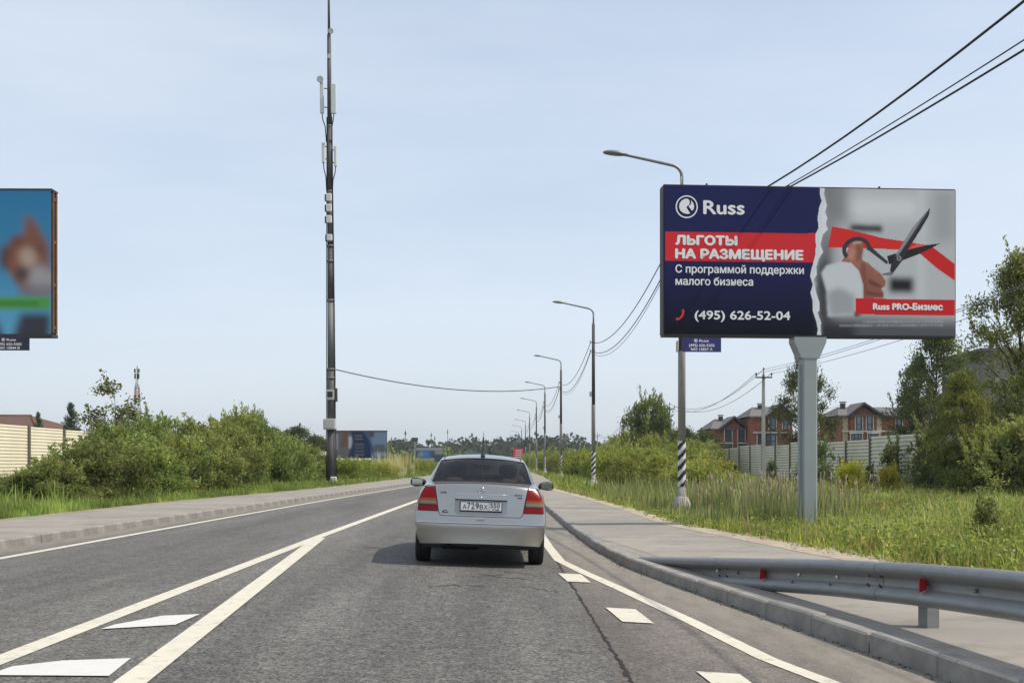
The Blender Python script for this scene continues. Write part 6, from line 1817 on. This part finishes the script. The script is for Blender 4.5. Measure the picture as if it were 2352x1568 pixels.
# rear window black surround and centre strip
def top_z(x, y):
    h_ = BVH.ray_cast(Vector((x, y, 3)), Vector((0, 0, -1)))[0]
    return h_.z if h_ else 1.1
def topline(name, pts, wd, parent, m):
    q_ = [(x, y, top_z(x, y) + wd * .4) for x, y in pts]
    b = MB(); b.use(m).tube(q_, wd, 6); return b.build(name, parent=parent)
topline('window_seal', [(x, .625) for x in np.linspace(-.655, .655, 24)], .006, rw, M_SEAM)
topline('window_seal', [(x, 1.225) for x in np.linspace(-.565, .565, 24)], .007, rw, M_SEAM)
for sg in (-1, 1): topline('window_seal', [(sg * lerp(.655, .565, t), lerp(.625, 1.225, t)) for t in np.linspace(0, 1, 16)], .007, rw, M_SEAM)
topline('centre_strip', [(0, lerp(.64, 1.215, t)) for t in np.linspace(0, 1, 16)], .005, rw, M_SEAM)
topline('boot_lip_shading', [(x, .275 + .11 * (x / .62) ** 2 * .5) for x in np.linspace(-.62, .62, 24)], .007, boot, mat('lip_shade', (.10, .095, .09), .6))  # taupe strip painted on as the boot lip's shading and dark reflection
b = MB(); b.use(M_PLASTIC).box((0, .72, 1.085), (.34, .06, .05), bev=.01); b.build('high_brake_light', parent=car)
# cabin: parcel shelf, seats, dashboard, steering wheel, rear view mirror
b = MB(); b.use(M_SEAT).box((0, .80, 1.0), (1.3, .5, .03)); b.build('parcel_shelf', parent=car)
b = MB(); b.use(M_SEAT).box((0, 1.12, .82), (1.3, .16, .42), bev=.05); rs = b.build('rear_seat', parent=car)
for x in (-.38, .38):
    b = MB(); b.use(M_SEAT).box((x, 1.08, 1.07), (.26, .10, .12), bev=.045); b.build('headrest', parent=rs)
for x in (-.37, .37):
    b = MB(); b.use(M_SEAT).box((x, 2.0, .86), (.50, .14, .62), bev=.06); s_ = b.build('front_seat', parent=car)
    b = MB(); b.use(M_SEAT).box((x, 1.98, 1.24), (.27, .11, .18), bev=.05); b.tube([(x, 1.98, 1.1), (x, 1.98, 1.2)], .05, 6); b.build('headrest', parent=s_)
b = MB(); b.use(M_SEAT).box((0, 2.85, .86), (1.4, .4, .2), bev=.06); b.build('dashboard', parent=car)
b = MB(); b.use(M_PLASTIC).tube([(-.37 + .18 * math.cos(a), 2.52 + .05 * math.sin(a), .93 + .17 * math.sin(a)) for a in np.linspace(0, 2 * math.pi, 20)], .016, 6); b.build('steering_wheel', parent=car)
b = MB(); b.use(M_PLASTIC).box((.0, 2.52, 1.29), (.22, .03, .07), bev=.02); b.build('interior_mirror', parent=car)
# driver: one continuous torso and head seen from behind the seat
drv = thing('person', 'dark clothed driver seated at the wheel behind the car rear window', 'person', (0, 0, 0))
me = bpy.data.meshes.new('person')
js = [(0, 0, .62), (0, -.02, .78), (0, -.04, .98), (0, -.03, 1.10), (0, -.01, 1.19), (0, .0, 1.27), (0, .01, 1.33), (-.17, -.02, 1.03), (-.23, .12, .86), (-.17, .42, .95), (.17, -.02, 1.03), (.23, .12, .86), (.17, .42, .95), (-.1, .42, .60), (.1, .42, .60)]
es = [(0, 1), (1, 2), (2, 3), (3, 4), (4, 5), (5, 6), (2, 7), (7, 8), (8, 9), (2, 10), (10, 11), (11, 12), (0, 13), (0, 14)]
rad = [.15, .15, .15, .065, .075, .09, .06, .07, .05, .04, .07, .05, .04, .075, .075]
me.from_pydata(js, es, [])
po = bpy.data.objects.new('body', me); COL.objects.link(po)
sk = po.modifiers.new('skin', 'SKIN')
for i, v in enumerate(me.skin_vertices[0].data): v.radius = (rad[i], rad[i] * .85); v.use_root = (i == 0)
sb = po.modifiers.new('sub', 'SUBSURF'); sb.levels = 2; sb.render_levels = 2
dg = bpy.context.evaluated_depsgraph_get(); dg.update()
pme = bpy.data.meshes.new_from_object(po.evaluated_get(dg)); bpy.data.objects.remove(po)
M_CLOTH = mat('dark_clothing', (.03, .028, .028), .9); M_SKIN = mat('skin', (.33, .19, .13), .6); M_HAIR = mat('dark_hair', (.018, .013, .01), .8)
pme.materials.clear(); pme.materials.append(M_CLOTH); pme.materials.append(M_SKIN)
for p_ in pme.polygons: p_.material_index = 1 if p_.center.z > 1.12 or p_.center.y > .36 and p_.center.z > .8 else 0; p_.use_smooth = True
bo = link('body', pme, drv)
b = MB(); b.use(M_HAIR).lathe([(.03, 1.395), (.075, 1.37), (.098, 1.31), (.10, 1.26), (.08, 1.21)], c=(0, -.022, 0), n=14); b.v = [(x, y, z) for x, y, z in b.v]; b.build('hair', parent=drv)
cm = Matrix.Translation(car.location) @ car.rotation_euler.to_matrix().to_4x4()
drv.location = cm @ Vector((-.37, 2.15, .02)); drv.rotation_euler = car.rotation_euler
drv.scale = (.93, .93, .95)

# ------------------------------------------------------------------ thin summer haze
b = MB(); b.box((0, 1150, 29), (4990, 2800, 62))
hz = b.build('haze'); tag(hz, 'thin pale summer haze in the air', 'haze', kind='stuff')
m = bpy.data.materials.new('haze_air'); m.use_nodes = True
n = m.node_tree.nodes; n.remove(n['Principled BSDF'])
pv = n.new('ShaderNodeVolumePrincipled'); pv.inputs['Color'].default_value = (.86, .92, 1, 1); pv.inputs['Density'].default_value = .0002
pv.inputs['Anisotropy'].default_value = .2
m.node_tree.links.new(pv.outputs['Volume'], n['Material Output'].inputs['Volume'])
hz.data.materials.append(m)
